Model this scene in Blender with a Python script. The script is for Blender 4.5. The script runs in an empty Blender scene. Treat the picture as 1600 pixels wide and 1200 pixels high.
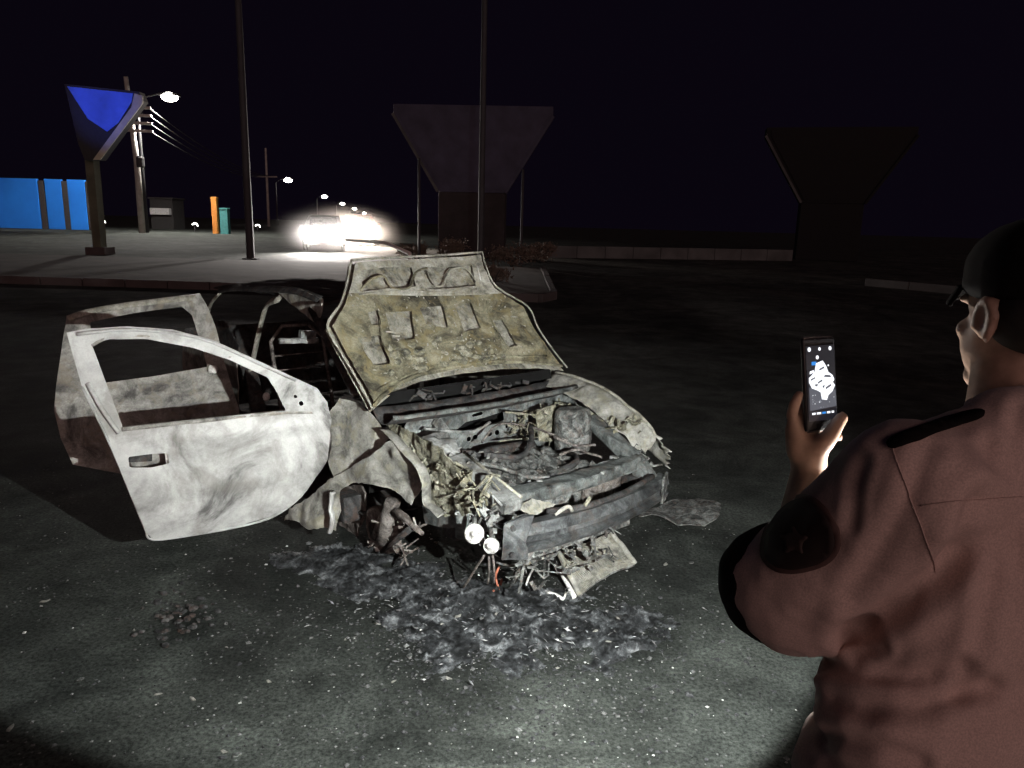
import bpy, bmesh, math, random
from mathutils import Vector, Matrix, noise
from mathutils.geometry import delaunay_2d_cdt
from mathutils.bvhtree import BVHTree
random.seed(7)
V = Vector
R = math.radians
scene = bpy.context.scene
col = scene.collection

# ------------------------------------------------------------------ camera
F, CAM_H = 1150.0, 1.80            # focal length in pixels of a 1600 px wide frame, eye height
pitch, roll = math.atan((600 - 352) / F), R(1.5)
FW = V((0, math.cos(pitch), -math.sin(pitch)))
RT0 = V((1, 0, 0)); UP0 = RT0.cross(FW)
RT = RT0 * math.cos(roll) + UP0 * math.sin(roll)
UP = RT.cross(FW)
EYE = V((0, 0, CAM_H))
cam = bpy.data.cameras.new('camera')
cam.sensor_width = 36; cam.lens = 36 * F / 1600
cam.clip_start = 0.05; cam.clip_end = 2000
co = bpy.data.objects.new('camera', cam); col.objects.link(co)
m3 = Matrix((RT, UP, -FW)).transposed()
co.matrix_world = Matrix.Translation(EYE) @ m3.to_4x4()
scene.camera = co

# ------------------------------------------------------------------ night sky, faint reddish fill, exposure
world = bpy.data.worlds.new('World'); scene.world = world; world.use_nodes = True
bg = world.node_tree.nodes['Background']
bg.inputs[0].default_value = (0.0026, 0.0016, 0.0041, 1); bg.inputs[1].default_value = 1.0
sun = bpy.data.lights.new('sun', 'SUN'); sun.energy = 0.92; sun.angle = R(55); sun.color = (1.0, 0.65, 0.60)
so = bpy.data.objects.new('sun', sun); col.objects.link(so)
so.rotation_euler = V((-0.30, 1.0, -0.06)).to_track_quat('-Z', 'Y').to_euler()
scene.view_settings.view_transform = 'Standard'; scene.view_settings.look = 'None'
scene.view_settings.exposure = 0.0; scene.view_settings.gamma = 1.0
scene.cycles.use_denoising = True
scene.cycles.max_bounces = 6
scene.cycles.sample_clamp_indirect = 4.0
TORCH = V((0.72, 1.17, 1.33)); TORCH_AIM = V((-0.42, 4.25, 0.42))

def spot(name, loc, aim, power, angle, blend, color, radius):
    l = bpy.data.lights.new(name, 'SPOT'); l.energy = power; l.spot_size = R(angle); l.spot_blend = blend
    l.color = color; l.shadow_soft_size = radius
    o = bpy.data.objects.new(name, l); col.objects.link(o); o.location = loc
    o.rotation_euler = (V(aim) - V(loc)).to_track_quat('-Z', 'Y').to_euler()
    return o

# ------------------------------------------------------------------ helpers
def gz(x, y):                       # the road climbs gently away from the wreck
    t = min(max((y - 9) / 34.0, 0), 1)
    return 0.8 * (t * 0.75 + 0.25 * t * t * (3 - 2 * t))

def ray(x, y): return FW + RT * ((x - 800) / F) + UP * ((600 - y) / F)
def at(x, y, D): d = ray(x, y); return EYE + d * (D / d.y)
def atz(x, y, z): d = ray(x, y); return EYE + d * ((z - CAM_H) / d.z)

YAW = R(41); CAR = V((0.425, 3.54, 0))
CM = Matrix.Translation(CAR) @ Matrix.Rotation(YAW, 4, 'Z'); CI = CM.inverted()

class Plane:                        # a real plane in the wreck's own frame: O + a*A + b*B + n*N
    def __init__(s, O, A, B, M=CI):
        s.O = V(O); s.A = V(A).normalized(); s.B = (V(B) - s.A * s.A.dot(V(B))).normalized()
        s.N = s.A.cross(s.B); s.M = M
        e = M @ EYE
        if s.N.dot(e - s.O) < 0: s.N = -s.N
        s.e = e
    def ab(s, x, y):
        d = s.M.to_3x3() @ ray(x, y); t = s.N.dot(s.O - s.e) / s.N.dot(d); p = s.e + d * t - s.O
        return (p.dot(s.A), p.dot(s.B))
    def pt(s, a, b, n=0): return s.O + s.A * a + s.B * b + s.N * n
    def px(s, x, y, n=0): a, b = s.ab(x, y); return s.pt(a, b, n)

def fb(p, sc, oct=4, seed=0): return noise.fractal(V(p) * sc + V((seed * 7.3, seed * 3.1, seed)), 1.0, 2.0, oct)

def tag(o, label=None, cat=None, group=None, kind=None):
    if label: o['label'] = label
    if cat: o['category'] = cat
    if group: o['group'] = group
    if kind: o['kind'] = kind
    return o

def link(name, me, mat=None, parent=None, smooth=False):
    o = bpy.data.objects.new(name, me); col.objects.link(o)
    if mat: me.materials.append(mat)
    if parent: o.parent = parent
    if smooth: me.shade_smooth() if hasattr(me, 'shade_smooth') else None
    return o

def empty(name, loc=(0, 0, 0), rz=0.0):
    o = bpy.data.objects.new(name, None); col.objects.link(o); o.location = loc; o.rotation_euler = (0, 0, rz)
    o.empty_display_size = 0.1
    return o

class MB:
    def __init__(s): s.v = []; s.f = []
    def add(s, vs, fs):
        k = len(s.v); s.v += [V(p) for p in vs]; s.f += [[i + k for i in q] for q in fs]; return s
    def box(s, c, size, rz=0, M=None):
        h = V(size) / 2; M = M or Matrix.Rotation(rz, 3, 'Z')
        vs = [V(c) + M @ V((h.x * i, h.y * j, h.z * k)) for i in (-1, 1) for j in (-1, 1) for k in (-1, 1)]
        return s.add(vs, [(0, 1, 3, 2), (4, 6, 7, 5), (0, 4, 5, 1), (2, 3, 7, 6), (0, 2, 6, 4), (1, 5, 7, 3)])
    def beam(s, a, b, w, h, up=(0, 0, 1), w2=None, h2=None):
        a, b = V(a), V(b); d = (b - a).normalized(); sx = d.cross(V(up)).normalized(); sz = sx.cross(d)
        w2 = w2 or w; h2 = h2 or h; vs = []
        for p, ww, hh in ((a, w, h), (b, w2, h2)):
            vs += [p + sx * (ww / 2 * i) + sz * (hh / 2 * j) for i, j in ((-1, -1), (1, -1), (1, 1), (-1, 1))]
        return s.add(vs, [(0, 3, 2, 1), (4, 5, 6, 7), (0, 1, 5, 4), (1, 2, 6, 5), (2, 3, 7, 6), (3, 0, 4, 7)])
    def tube(s, pts, r, n=8, cap=True, flat=1.0):
        pts = [V(p) for p in pts]; rs = r if isinstance(r, (list, tuple)) else [r] * len(pts); vs = []; fs = []
        u = None
        for i, p in enumerate(pts):
            d = (pts[min(i + 1, len(pts) - 1)] - pts[max(i - 1, 0)]).normalized()
            if u is None: u = d.orthogonal().normalized()
            u = (u - d * u.dot(d)).normalized(); w = d.cross(u)
            vs += [p + (u * math.cos(t) + w * math.sin(t) * flat) * rs[i] for t in (2 * math.pi * k / n for k in range(n))]
        for i in range(len(pts) - 1):
            for k in range(n): fs.append((i * n + k, i * n + (k + 1) % n, (i + 1) * n + (k + 1) % n, (i + 1) * n + k))
        if cap: fs += [tuple(range(n))[::-1], tuple((len(pts) - 1) * n + k for k in range(n))]
        return s.add(vs, fs)
    def lathe(s, c, axis, prof, n=20):          # prof: (radius, along)
        c = V(c); ax = V(axis).normalized(); u = ax.orthogonal().normalized(); w = ax.cross(u); vs = []; fs = []
        for r, h in prof: vs += [c + ax * h + (u * math.cos(t) + w * math.sin(t)) * max(r, 1e-4) for t in (2 * math.pi * k / n for k in range(n))]
        for i in range(len(prof) - 1):
            for k in range(n): fs.append((i * n + k, i * n + (k + 1) % n, (i + 1) * n + (k + 1) % n, (i + 1) * n + k))
        fs += [tuple(range(n))[::-1], tuple((len(prof) - 1) * n + k for k in range(n))]
        return s.add(vs, fs)
    def grid(s, fn, nu, nv):
        k = [fn(i / nu, j / nv) for j in range(nv + 1) for i in range(nu + 1)]
        return s.add(k, [(j * (nu + 1) + i, j * (nu + 1) + i + 1, (j + 1) * (nu + 1) + i + 1, (j + 1) * (nu + 1) + i) for j in range(nv) for i in range(nu)])
    def ball(s, c, r, n=10):
        r = V((r, r, r)) if not hasattr(r, '__len__') else V(r)
        prof = []
        vs = []; fs = []
        for j in range(n + 1):
            a = math.pi * j / n
            for k in range(n * 2):
                t = math.pi * k / n; vs.append(V(c) + V((r.x * math.sin(a) * math.cos(t), r.y * math.sin(a) * math.sin(t), r.z * math.cos(a))))
        m = n * 2
        for j in range(n):
            for k in range(m): fs.append((j * m + k, (j + 1) * m + k, (j + 1) * m + (k + 1) % m, j * m + (k + 1) % m))
        return s.add(vs, fs)
    def mesh(s, name, sub=0, rough=None, bevel=0, thick=0):
        me = bpy.data.meshes.new(name); bm = bmesh.new()
        vv = [bm.verts.new(p) for p in s.v]
        for q in s.f:
            try: bm.faces.new([vv[i] for i in q])
            except ValueError: pass
        bmesh.ops.remove_doubles(bm, verts=bm.verts, dist=1e-5)
        bmesh.ops.recalc_face_normals(bm, faces=bm.faces)
        if bevel:
            es = [e for e in bm.edges if len(e.link_faces) == 2 and e.calc_face_angle(0) > 0.5]
            bmesh.ops.bevel(bm, geom=es, offset=bevel, segments=2, affect='EDGES', profile=0.6)
        if sub:
            bmesh.ops.subdivide_edges(bm, edges=bm.edges, cuts=sub, use_grid_fill=True)
        if rough:
            amp, sc = rough; bm.normal_update()
            for v in bm.verts:
                n = v.normal; v.co += n * amp * fb(v.co, sc, 4) + V((fb(v.co, sc, 2, 3), fb(v.co, sc, 2, 5), fb(v.co, sc, 2, 9))) * amp * 0.6
        if thick:
            bm.normal_update(); old = bm.verts[:]; fs0 = bm.faces[:]; bnd = [e for e in bm.edges if len(e.link_faces) == 1]
            nv = {v: bm.verts.new(v.co - v.normal * thick) for v in old}
            for f in fs0: bm.faces.new([nv[v] for v in reversed(f.verts)])
            for e in bnd:
                f = e.link_faces[0]; vs = list(f.verts); a, b = e.verts
                if vs[(vs.index(a) + 1) % len(vs)] is not b: a, b = b, a
                bm.faces.new([b, a, nv[a], nv[b]])
        bm.to_mesh(me); bm.free(); return me
    def build(s, name, mat, parent=None, smooth=False, **k):
        me = s.mesh(name, **k); o = link(name, me, mat, parent)
        if smooth: me.polygons.foreach_set('use_smooth', [True] * len(me.polygons))
        return o

def inside(p, poly):
    x, y = p; c = False; n = len(poly)
    for i in range(n):
        x1, y1 = poly[i]; x2, y2 = poly[i - 1]
        if (y1 > y) != (y2 > y) and x < (x2 - x1) * (y - y1) / (y2 - y1) + x1: c = not c
    return c

def resample(poly, step):
    out = []
    for i in range(len(poly)):
        a, b = V(poly[i]), V(poly[(i + 1) % len(poly)]); n = max(1, int((b - a).length / step))
        for k in range(n): out.append(tuple(a.lerp(b, k / n)))
    return out

def chaikin(poly, it=1):
    for _ in range(it):
        q = []
        for i in range(len(poly)):
            a, b = V(poly[i]), V(poly[(i + 1) % len(poly)])
            q += [tuple(a.lerp(b, .25)), tuple(a.lerp(b, .75))]
        poly = q
    return poly

def sheet(name, pl, outer, holes=(), thick=0.004, step=0.04, disp=None, mat=None, parent=None, isab=False, jag=0.0, smooth=True, soften=0):
    """a pressed metal sheet of real thickness lying on plane pl, with openings"""
    cv = (lambda q: [pl.ab(*p) for p in q]) if not isab else (lambda q: [tuple(p) for p in q])
    o2 = cv(outer)
    if soften: o2 = chaikin(o2, soften)
    o2 = resample(o2, step)
    if jag: o2 = [(a + random.uniform(-jag, jag), b + random.uniform(-jag, jag)) for a, b in o2]
    hs = [resample(chaikin(resample(cv(h), .022), 2), step * .5) for h in holes]
    pts = list(o2); edges = [(i, (i + 1) % len(o2)) for i in range(len(o2))]
    for h in hs:
        k = len(pts); pts += h; edges += [(k + i, k + (i + 1) % len(h)) for i in range(len(h))]
    x0 = min(p[0] for p in o2); x1 = max(p[0] for p in o2); y0 = min(p[1] for p in o2); y1 = max(p[1] for p in o2)
    y = y0; row = 0
    bpts = pts[:]
    while y < y1:
        x = x0 + (step / 2 if row % 2 else 0)
        while x < x1:
            p = (x + random.uniform(-.15, .15) * step, y + random.uniform(-.15, .15) * step)
            if inside(p, o2) and not any(inside(p, h) for h in hs) and all(abs(p[0] - q[0]) + abs(p[1] - q[1]) > step * .45 for q in bpts): pts.append(p)
            x += step
        y += step * .87; row += 1
    vc, ec, fc = delaunay_2d_cdt([V(p) for p in pts], edges, [], 0, 1e-6)[:3]
    fs = []
    for t in fc:
        c = ((vc[t[0]][0] + vc[t[1]][0] + vc[t[2]][0]) / 3, (vc[t[0]][1] + vc[t[1]][1] + vc[t[2]][1]) / 3)
        if inside(c, o2) and not any(inside(c, h) for h in hs): fs.append(t)
    used = sorted({i for t in fs for i in t}); mp = {i: k for k, i in enumerate(used)}
    n = len(used); front = []; back = []
    for i in used:
        a, b = vc[i]; d = disp(a, b) if disp else 0.0
        front.append(pl.pt(a, b, d)); back.append(pl.pt(a, b, d - thick))
    faces = []; cnt = {}
    for t in fs:
        q = [mp[i] for i in t]; faces.append(q); faces.append([i + n for i in reversed(q)])
        for i in range(3):
            e = (q[i], q[(i + 1) % 3]); cnt[e] = 1
    for (a, b) in list(cnt):
        if (b, a) not in cnt: faces.append([b, a, a + n, b + n])
    me = bpy.data.meshes.new(name); me.from_pydata([tuple(p) for p in front + back], [], faces); me.update()
    bm = bmesh.new(); bm.from_mesh(me); bmesh.ops.recalc_face_normals(bm, faces=bm.faces); bm.to_mesh(me); bm.free()
    o = link(name, me, mat, parent)
    if smooth:
        me.polygons.foreach_set('use_smooth', [True] * len(me.polygons))
        try: me.set_sharp_from_angle(angle=R(40))
        except Exception: pass
    return o

# ------------------------------------------------------------------ materials
def newmat(name):
    m = bpy.data.materials.new(name); m.use_nodes = True; nt = m.node_tree
    return m, nt, nt.nodes['Principled BSDF']
def node(nt, t, **k):
    n = nt.nodes.new(t)
    for a, b in k.items(): setattr(n, a, b)
    return n
def noise_node(nt, scale, detail=6, rough=.6, dist=0.0, coord='Object'):
    tc = node(nt, 'ShaderNodeTexCoord'); n = node(nt, 'ShaderNodeTexNoise')
    n.inputs['Scale'].default_value = scale; n.inputs['Detail'].default_value = detail
    n.inputs['Roughness'].default_value = rough; n.inputs['Distortion'].default_value = dist
    nt.links.new(tc.outputs[coord], n.inputs['Vector']); return n
def ramp(nt, src, stops):
    r = node(nt, 'ShaderNodeValToRGB'); e = r.color_ramp.elements
    while len(e) < len(stops): e.new(0.5)
    for i, (p, c) in enumerate(stops):
        e[i].position = p; e[i].color = (c, c, c, 1) if not hasattr(c, '__len__') else (*c, 1)
    nt.links.new(src, r.inputs[0]); return r
def mix(nt, fac, a, b, mode='MIX'):
    m = node(nt, 'ShaderNodeMix', data_type='RGBA', blend_type=mode)
    for sck, v in ((m.inputs[0], fac), (m.inputs[6], a), (m.inputs[7], b)):
        if hasattr(v, 'links') or hasattr(v, 'is_linked'): nt.links.new(v, sck)
        elif hasattr(v, '__len__'): sck.default_value = (*v, 1)
        else: sck.default_value = v
    return m.outputs[2]
def bump(nt, bs, src, strength, dist):
    b = node(nt, 'ShaderNodeBump'); b.inputs['Strength'].default_value = strength; b.inputs['Distance'].default_value = dist
    nt.links.new(src, b.inputs['Height']); nt.links.new(b.outputs[0], bs.inputs['Normal'])

def burnt(name, light, mid, dark, rust=None, scale=5, lo=.38, hi=.62, rough=.8, metal=0.15, speck=.5, bd=.004, rustamt=.6, mott=.8):
    """heat-bleached, sooty and rusted sheet metal"""
    m, nt, bs = newmat(name)
    a = noise_node(nt, scale, 8, .66, .8); b = noise_node(nt, scale * 4.3, 9, .75, .4); c = noise_node(nt, 120, 5, .8)
    r = ramp(nt, a.outputs[0], [(lo, dark), ((lo + hi) / 2, mid), (hi, light)])
    out = r.outputs[0]
    r2 = ramp(nt, b.outputs[0], [(.36, .45), (.55, 1.0)])
    out = mix(nt, mott, out, r2.outputs[0], 'MULTIPLY')
    r3 = ramp(nt, c.outputs[0], [(.36, .35), (.58, 1.0)])
    out = mix(nt, speck, out, r3.outputs[0], 'MULTIPLY')
    if rust:
        d = noise_node(nt, scale * 1.7, 7, .65, 1.0); d.inputs['Vector'].links
        rr = ramp(nt, d.outputs[0], [(.5, 0), (.62, rustamt)])
        out = mix(nt, rr.outputs[0], out, rust)
    nt.links.new(out, bs.inputs['Base Color'])
    bs.inputs['Roughness'].default_value = rough; bs.inputs['Metallic'].default_value = metal; bs.inputs['Specular IOR Level'].default_value = .25
    h = mix(nt, .5, b.outputs[0], c.outputs[0]); bump(nt, bs, h, .7, bd)
    return m
def plain(name, c, rough=.7, metal=0, nz=0.25, scale=12, bd=0.0, emit=None, es=1.0):
    m, nt, bs = newmat(name)
    n = noise_node(nt, scale, 6, .6); r = ramp(nt, n.outputs[0], [(.3, tuple(x * (1 - nz) for x in c)), (.7, tuple(min(1, x * (1 + nz)) for x in c))])
    nt.links.new(r.outputs[0], bs.inputs['Base Color']); bs.inputs['Roughness'].default_value = rough; bs.inputs['Metallic'].default_value = metal
    if bd: bump(nt, bs, n.outputs[0], .6, bd)
    if emit: bs.inputs['Emission Color'].default_value = (*emit, 1); bs.inputs['Emission Strength'].default_value = es
    return m

M = {}
M['door'] = burnt('bleached_paint', (.45, .45, .44), (.33, .328, .32), (.095, .093, .09), (.17, .16, .145), 2.3, .37, .57, .55, .1, .2, .0012, .5, .4)
M['door_in'] = burnt('bleached_inner', (.42, .41, .38), (.28, .27, .25), (.10, .095, .09), (.20, .17, .13), 5, .36, .62, .75, .1, .4, .003)
M['hood'] = burnt('ochre_ash', (.30, .28, .20), (.17, .158, .108), (.042, .038, .028), (.19, .155, .075), 5, .38, .60, .9, .05, .6, .010, .6)
M['hood_mid'] = burnt('grey_ochre', (.40, .39, .34), (.26, .252, .215), (.08, .076, .064), (.20, .17, .10), 9, .36, .62, .9, .05, .55, .008, .5)
M['hood_pale'] = burnt('pale_oxide', (.46, .45, .40), (.31, .30, .26), (.13, .125, .105), (.24, .215, .14), 8, .34, .62, .85, .1, .4, .003, .5)
M['fender'] = burnt('grey_oxide', (.40, .39, .36), (.28, .275, .25), (.11, .108, .098), (.26, .24, .16), 6, .34, .62, .8, .15, .4, .003, .45)
M['olive'] = burnt('olive_crust', (.36, .35, .28), (.18, .175, .135), (.035, .034, .029), (.19, .17, .10), 14, .36, .60, .9, .05, .7, .008, .5)
M['steel'] = burnt('sooty_steel', (.27, .29, .285), (.135, .147, .145), (.03, .033, .033), (.14, .10, .08), 7, .36, .64, .65, .35, .5, .003, .35)
M['lilac'] = burnt('lilac_steel', (.42, .43, .42), (.25, .255, .25), (.06, .062, .06), (.16, .13, .10), 8, .36, .62, .65, .3, .45, .003, .35)
M['dark'] = burnt('soot', (.10, .10, .10), (.045, .045, .046), (.012, .012, .012), (.09, .05, .035), 9, .36, .66, .9, .05, .5, .006, .4)
M['engine'] = burnt('ashy_casting', (.28, .29, .28), (.11, .115, .112), (.022, .023, .022), (.15, .10, .08), 18, .36, .62, .85, .1, .6, .008, .35)
M['rusty'] = burnt('rust', (.30, .275, .26), (.15, .135, .125), (.04, .035, .033), (.15, .10, .08), 14, .36, .62, .85, .2, .5, .004, .3)
M['white_ash'] = burnt('white_ash', (.80, .79, .76), (.68, .67, .64), (.4, .39, .37), None, 20, .3, .6, .9, 0, .2, .002)
M['horn'] = burnt('ash_white_cast', (.60, .59, .57), (.46, .45, .43), (.2, .195, .19), None, 30, .34, .6, .9, 0, .4, .004)
M['copper'] = plain('scorched_copper', (.30, .10, .06), .6, .3, .4, 40)
M['beam'] = burnt('black_steel', (.17, .178, .18), (.075, .08, .083), (.02, .021, .022), (.10, .07, .055), 6, .38, .66, .6, .3, .4, .003, .3)
M['void'] = plain('shade_black', (.008, .008, .008), 1.0)  # near-black: the shade of deep openings put into the colour
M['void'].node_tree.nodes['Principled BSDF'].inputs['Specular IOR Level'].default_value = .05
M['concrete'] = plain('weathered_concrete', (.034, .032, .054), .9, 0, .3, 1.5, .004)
DK2 = plain('dim_concrete', (.018, .014, .015), .95, 0, .4, 1.5)  # pylon concrete darkened: the dim night light put into the colour
DK =  plain('unlit_concrete', (.0018, .0018, .0022), .95, 0, .3, 1.5)  # same concrete almost black: its unlit state put into the colour
M['kerb'] = plain('kerb_concrete', (.045, .034, .033), .9, 0, .3, 2.5, .005)
M['wallwhite'] = plain('low_wall_render', (.055, .055, .055), .9, 0, .4, 1.2, .005)
M['galv'] = plain('galvanised_steel', (.022, .021, .024), .8, .0, .2, 5)
M['wood'] = plain('utility_pole_concrete', (.26, .25, .23), .9, 0, .25, 3)
M['blue'] = plain('blue_paint', (.015, .24, .98), .75, 0, .10, .7)
M['blueface'] = plain('blue_fascia', (.06, .14, .55), .8, 0, .25, .9)
M['skin'] = plain('skin', (.40, .265, .195), .55, 0, .18, 45, .0006)
M['black'] = plain('black_cloth', (.010, .009, .009), .95, 0, .3, 60)
M['black'].node_tree.nodes['Principled BSDF'].inputs['Specular IOR Level'].default_value = .1
M['cable'] = plain('cable_sheath', (.10, .10, .10), .6)

# ================================================================== SETTING
def asphalt():
    m, nt, bs = newmat('old_asphalt')
    big = noise_node(nt, .55, 6, .6, .4); med = noise_node(nt, 3.2, 6, .65, .3); fine = noise_node(nt, 170, 4, .75); agg = noise_node(nt, 60, 5, .75)
    base = ramp(nt, big.outputs[0], [(.35, (.040, .045, .041)), (.65, (.070, .076, .068))]).outputs[0]
    base = mix(nt, .8, base, ramp(nt, med.outputs[0], [(.35, .5), (.65, 1.25)]).outputs[0], 'MULTIPLY')
    base = mix(nt, .9, base, ramp(nt, agg.outputs[0], [(.38, .35), (.62, 1.6)]).outputs[0], 'MULTIPLY')
    base = mix(nt, ramp(nt, fine.outputs[0], [(.64, 0), (.72, .55)]).outputs[0], base, (.28, .28, .26))
    pat = noise_node(nt, 1.1, 7, .7, 1.2); base = mix(nt, .85, base, ramp(nt, pat.outputs[0], [(.36, .38), (.5, .85), (.64, 1.3)]).outputs[0], 'MULTIPLY')
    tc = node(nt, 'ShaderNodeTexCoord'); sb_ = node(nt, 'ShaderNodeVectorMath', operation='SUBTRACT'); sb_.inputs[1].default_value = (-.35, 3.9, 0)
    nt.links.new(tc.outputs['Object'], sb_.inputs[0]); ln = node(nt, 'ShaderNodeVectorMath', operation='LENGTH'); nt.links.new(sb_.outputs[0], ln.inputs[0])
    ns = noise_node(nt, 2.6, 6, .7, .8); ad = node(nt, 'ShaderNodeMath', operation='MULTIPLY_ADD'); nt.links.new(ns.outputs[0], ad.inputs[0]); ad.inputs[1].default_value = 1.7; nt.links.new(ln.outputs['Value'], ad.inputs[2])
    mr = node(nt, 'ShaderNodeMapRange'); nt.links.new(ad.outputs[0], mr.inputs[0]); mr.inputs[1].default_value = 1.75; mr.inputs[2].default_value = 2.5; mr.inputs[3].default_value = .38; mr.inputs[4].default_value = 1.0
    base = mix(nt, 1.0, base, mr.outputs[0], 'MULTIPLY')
    nt.links.new(base, bs.inputs['Base Color']); bs.inputs['Roughness'].default_value = .9; bs.inputs['Specular IOR Level'].default_value = .12
    h = mix(nt, .5, agg.outputs[0], fine.outputs[0]); bump(nt, bs, h, .9, .006)
    return m
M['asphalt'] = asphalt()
def ground():
    xs = sorted({-600, -300, -150, -80, -50, 50, 80, 150, 300, 600, *[i * 2.0 for i in range(-20, 21)]})
    ys = sorted({-40, -20, -10, *[i * 1.0 for i in range(-5, 46)], 55, 70, 100, 160, 260, 420, 700, 1100})
    mb = MB(); vs = [V((x, y, gz(x, y))) for y in ys for x in xs]; n = len(xs)
    mb.add(vs, [(j * n + i, j * n + i + 1, (j + 1) * n + i + 1, (j + 1) * n + i) for j in range(len(ys) - 1) for i in range(n - 1)])
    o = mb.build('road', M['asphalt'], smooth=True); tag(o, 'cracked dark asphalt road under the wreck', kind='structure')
ground()

def on_ground(x, y):                # follow a sight line to the sloping road
    d = ray(x, y); lo, hi = 1.0, 300.0
    for _ in range(60):
        mid = (lo + hi) / 2; p = EYE + d * mid
        if p.z > gz(p.x, p.y): lo = mid
        else: hi = mid
    return EYE + d * lo

# raised traffic island in front of the gateway pylons
def island():
    root = empty('traffic_island', (0, 0, 0)); tag(root, 'raised traffic island with pinkish concrete kerb behind the wreck', kind='structure')
    earth = plain('dry_earth', (.055, .048, .04), .95, 0, .4, 1.3, .02)
    line = [(-17, 17.4), (-8, 17.1), (-2, 16.7), (0.55, 16.3), (0.9, 16.9), (0.9, 24)]
    L = []
    for i in range(len(line) - 1):
        a, b = V(line[i]), V(line[i + 1]); n = max(1, int((b - a).length / 1.0))
        for k in range(n):
            p, q = a.lerp(b, (k + .012) / n), a.lerp(b, (k + .988) / n); dirv = (q - p); 
            z0, z1 = gz(*p), gz(*q)
            mb = MB().beam((p.x, p.y, z0 + .055), (q.x, q.y, z1 + .055), .16, .25 + random.uniform(-.01, .01))
            mb.build('kerb_stone', M['kerb'], root, bevel=.015)
    vs = [(-17, 17.5), (-8, 17.2), (-2, 16.8), (0.5, 16.4), (0.8, 16.95), (0.8, 24), (-17, 24)]
    mb = MB(); top = [V((x, y, gz(x, y) + .14)) for x, y in vs]; mb.add(top, [tuple(range(len(top)))])
    mb.build('earth_fill', earth, root)
island()

# gateway pylons: inverted trapezium on a shaft, all alike
def pylon(x, y, rz, label, face, con=None):
    con = con or M['concrete']
    g = gz(x, y); root = empty('gateway_pylon', (x, y, g), rz); tag(root, label, 'pylon', 'flared concrete gateway pylons')
    prof = [(-1.3, 0), (1.3, 0), (1.3, 2.55), (3.05, 5.35), (3.05, 5.7), (-3.05, 5.7), (-3.05, 5.35), (-1.3, 2.55)]
    d = .55
    def pr(p, dd, nm, mt):
        mb = MB(); n = len(p); mb.add([V((a, -dd, b)) for a, b in p] + [V((a, dd, b)) for a, b in p],
            [tuple(range(n)), tuple(range(n, 2 * n))[::-1]] + [(i, (i + 1) % n, n + (i + 1) % n, n + i) for i in range(n)])
        return mb.build(nm, mt, root, bevel=.02)
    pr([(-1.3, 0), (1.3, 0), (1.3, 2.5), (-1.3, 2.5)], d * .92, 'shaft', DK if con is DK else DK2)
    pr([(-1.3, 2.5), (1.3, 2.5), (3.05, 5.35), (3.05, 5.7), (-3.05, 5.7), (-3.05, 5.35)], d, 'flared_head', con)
    mb = MB(); mb.add([V((a, -d - .03, b)) for a, b in [(-1.2, 2.62), (1.2, 2.62), (2.85, 5.35), (2.85, 5.6), (-2.85, 5.6), (-2.85, 5.35)]], [(0, 1, 2, 3, 4, 5)])
    mb.build('fascia', face, root, thick=.02)
    for sx in (-1, 1):
        MB().beam((sx * 1.32, -d - .02, 2.5), (sx * 3.07, -d - .02, 5.35), .10, .10, up=(0, 1, 0)).build('side_face_strip', M['wallwhite'] if sx < 0 else con, root)  # left strip paler: light on the side face put into the colour

def narrow_pylon():
    D = 26.0; b = at(145, 400, D); g = gz(b.x, D); root = empty('gateway_pylon', (b.x, D, g)); tag(root, 'narrow-stemmed flared pylon with blue fascia at the far left', 'pylon', 'flared concrete gateway pylons')
    W = Matrix.Translation((b.x, D, g)).inverted(); pl = Plane((0, 0, 0), (1, 0, 0), (0, 0, 1), W)
    def slab(nm, pts, t, n, mat):
        q = [pl.ab(*p) for p in pts]; k = len(q); mb = MB()
        mb.add([pl.pt(a, c, n) for a, c in q] + [pl.pt(a, c, n - t) for a, c in q], [tuple(range(k)), tuple(range(k, 2 * k))[::-1]] + [(i, (i + 1) % k, k + (i + 1) % k, k + i) for i in range(k)])
        return mb.build(nm, mat, root, bevel=.015)
    slab('flared_head', [(100, 131), (217, 143), (223, 158), (156, 250), (132, 250), (122, 225)], .4, 0, plain('dark_concrete', (.016, .016, .018), .9))
    slab('fascia', [(105, 135), (209, 146), (206, 160), (186, 192), (168, 206), (138, 186)], .03, .032, M['blueface'])
    slab('side_face_strip', [(211, 146), (224, 150), (224, 162), (158, 250), (146, 250), (206, 168)], .05, .053, plain('lit_side_pale', (.30, .29, .22), .85, 0, .25, 2))  # pale strip: lamp light on the side face put into the colour
    MB().box((0, .5, pl.ab(145, 249)[1] / 2 - .05), (.30, .4, pl.ab(145, 249)[1] + .1)).build('shaft', plain('shaft_olive', (.06, .06, .04), .9, 0, .3, 2), root, bevel=.02)
    MB().box((0, .5, .12), (.7, .7, .3)).build('footing', M['kerb'], root, bevel=.03)
narrow_pylon()
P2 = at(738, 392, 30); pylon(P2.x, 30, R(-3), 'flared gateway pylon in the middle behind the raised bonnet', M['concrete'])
P3 = at(1288, 405, 34); pylon(P3.x, 34, R(-14), 'dark flared gateway pylon at the right end of the low wall', DK, DK)

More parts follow.
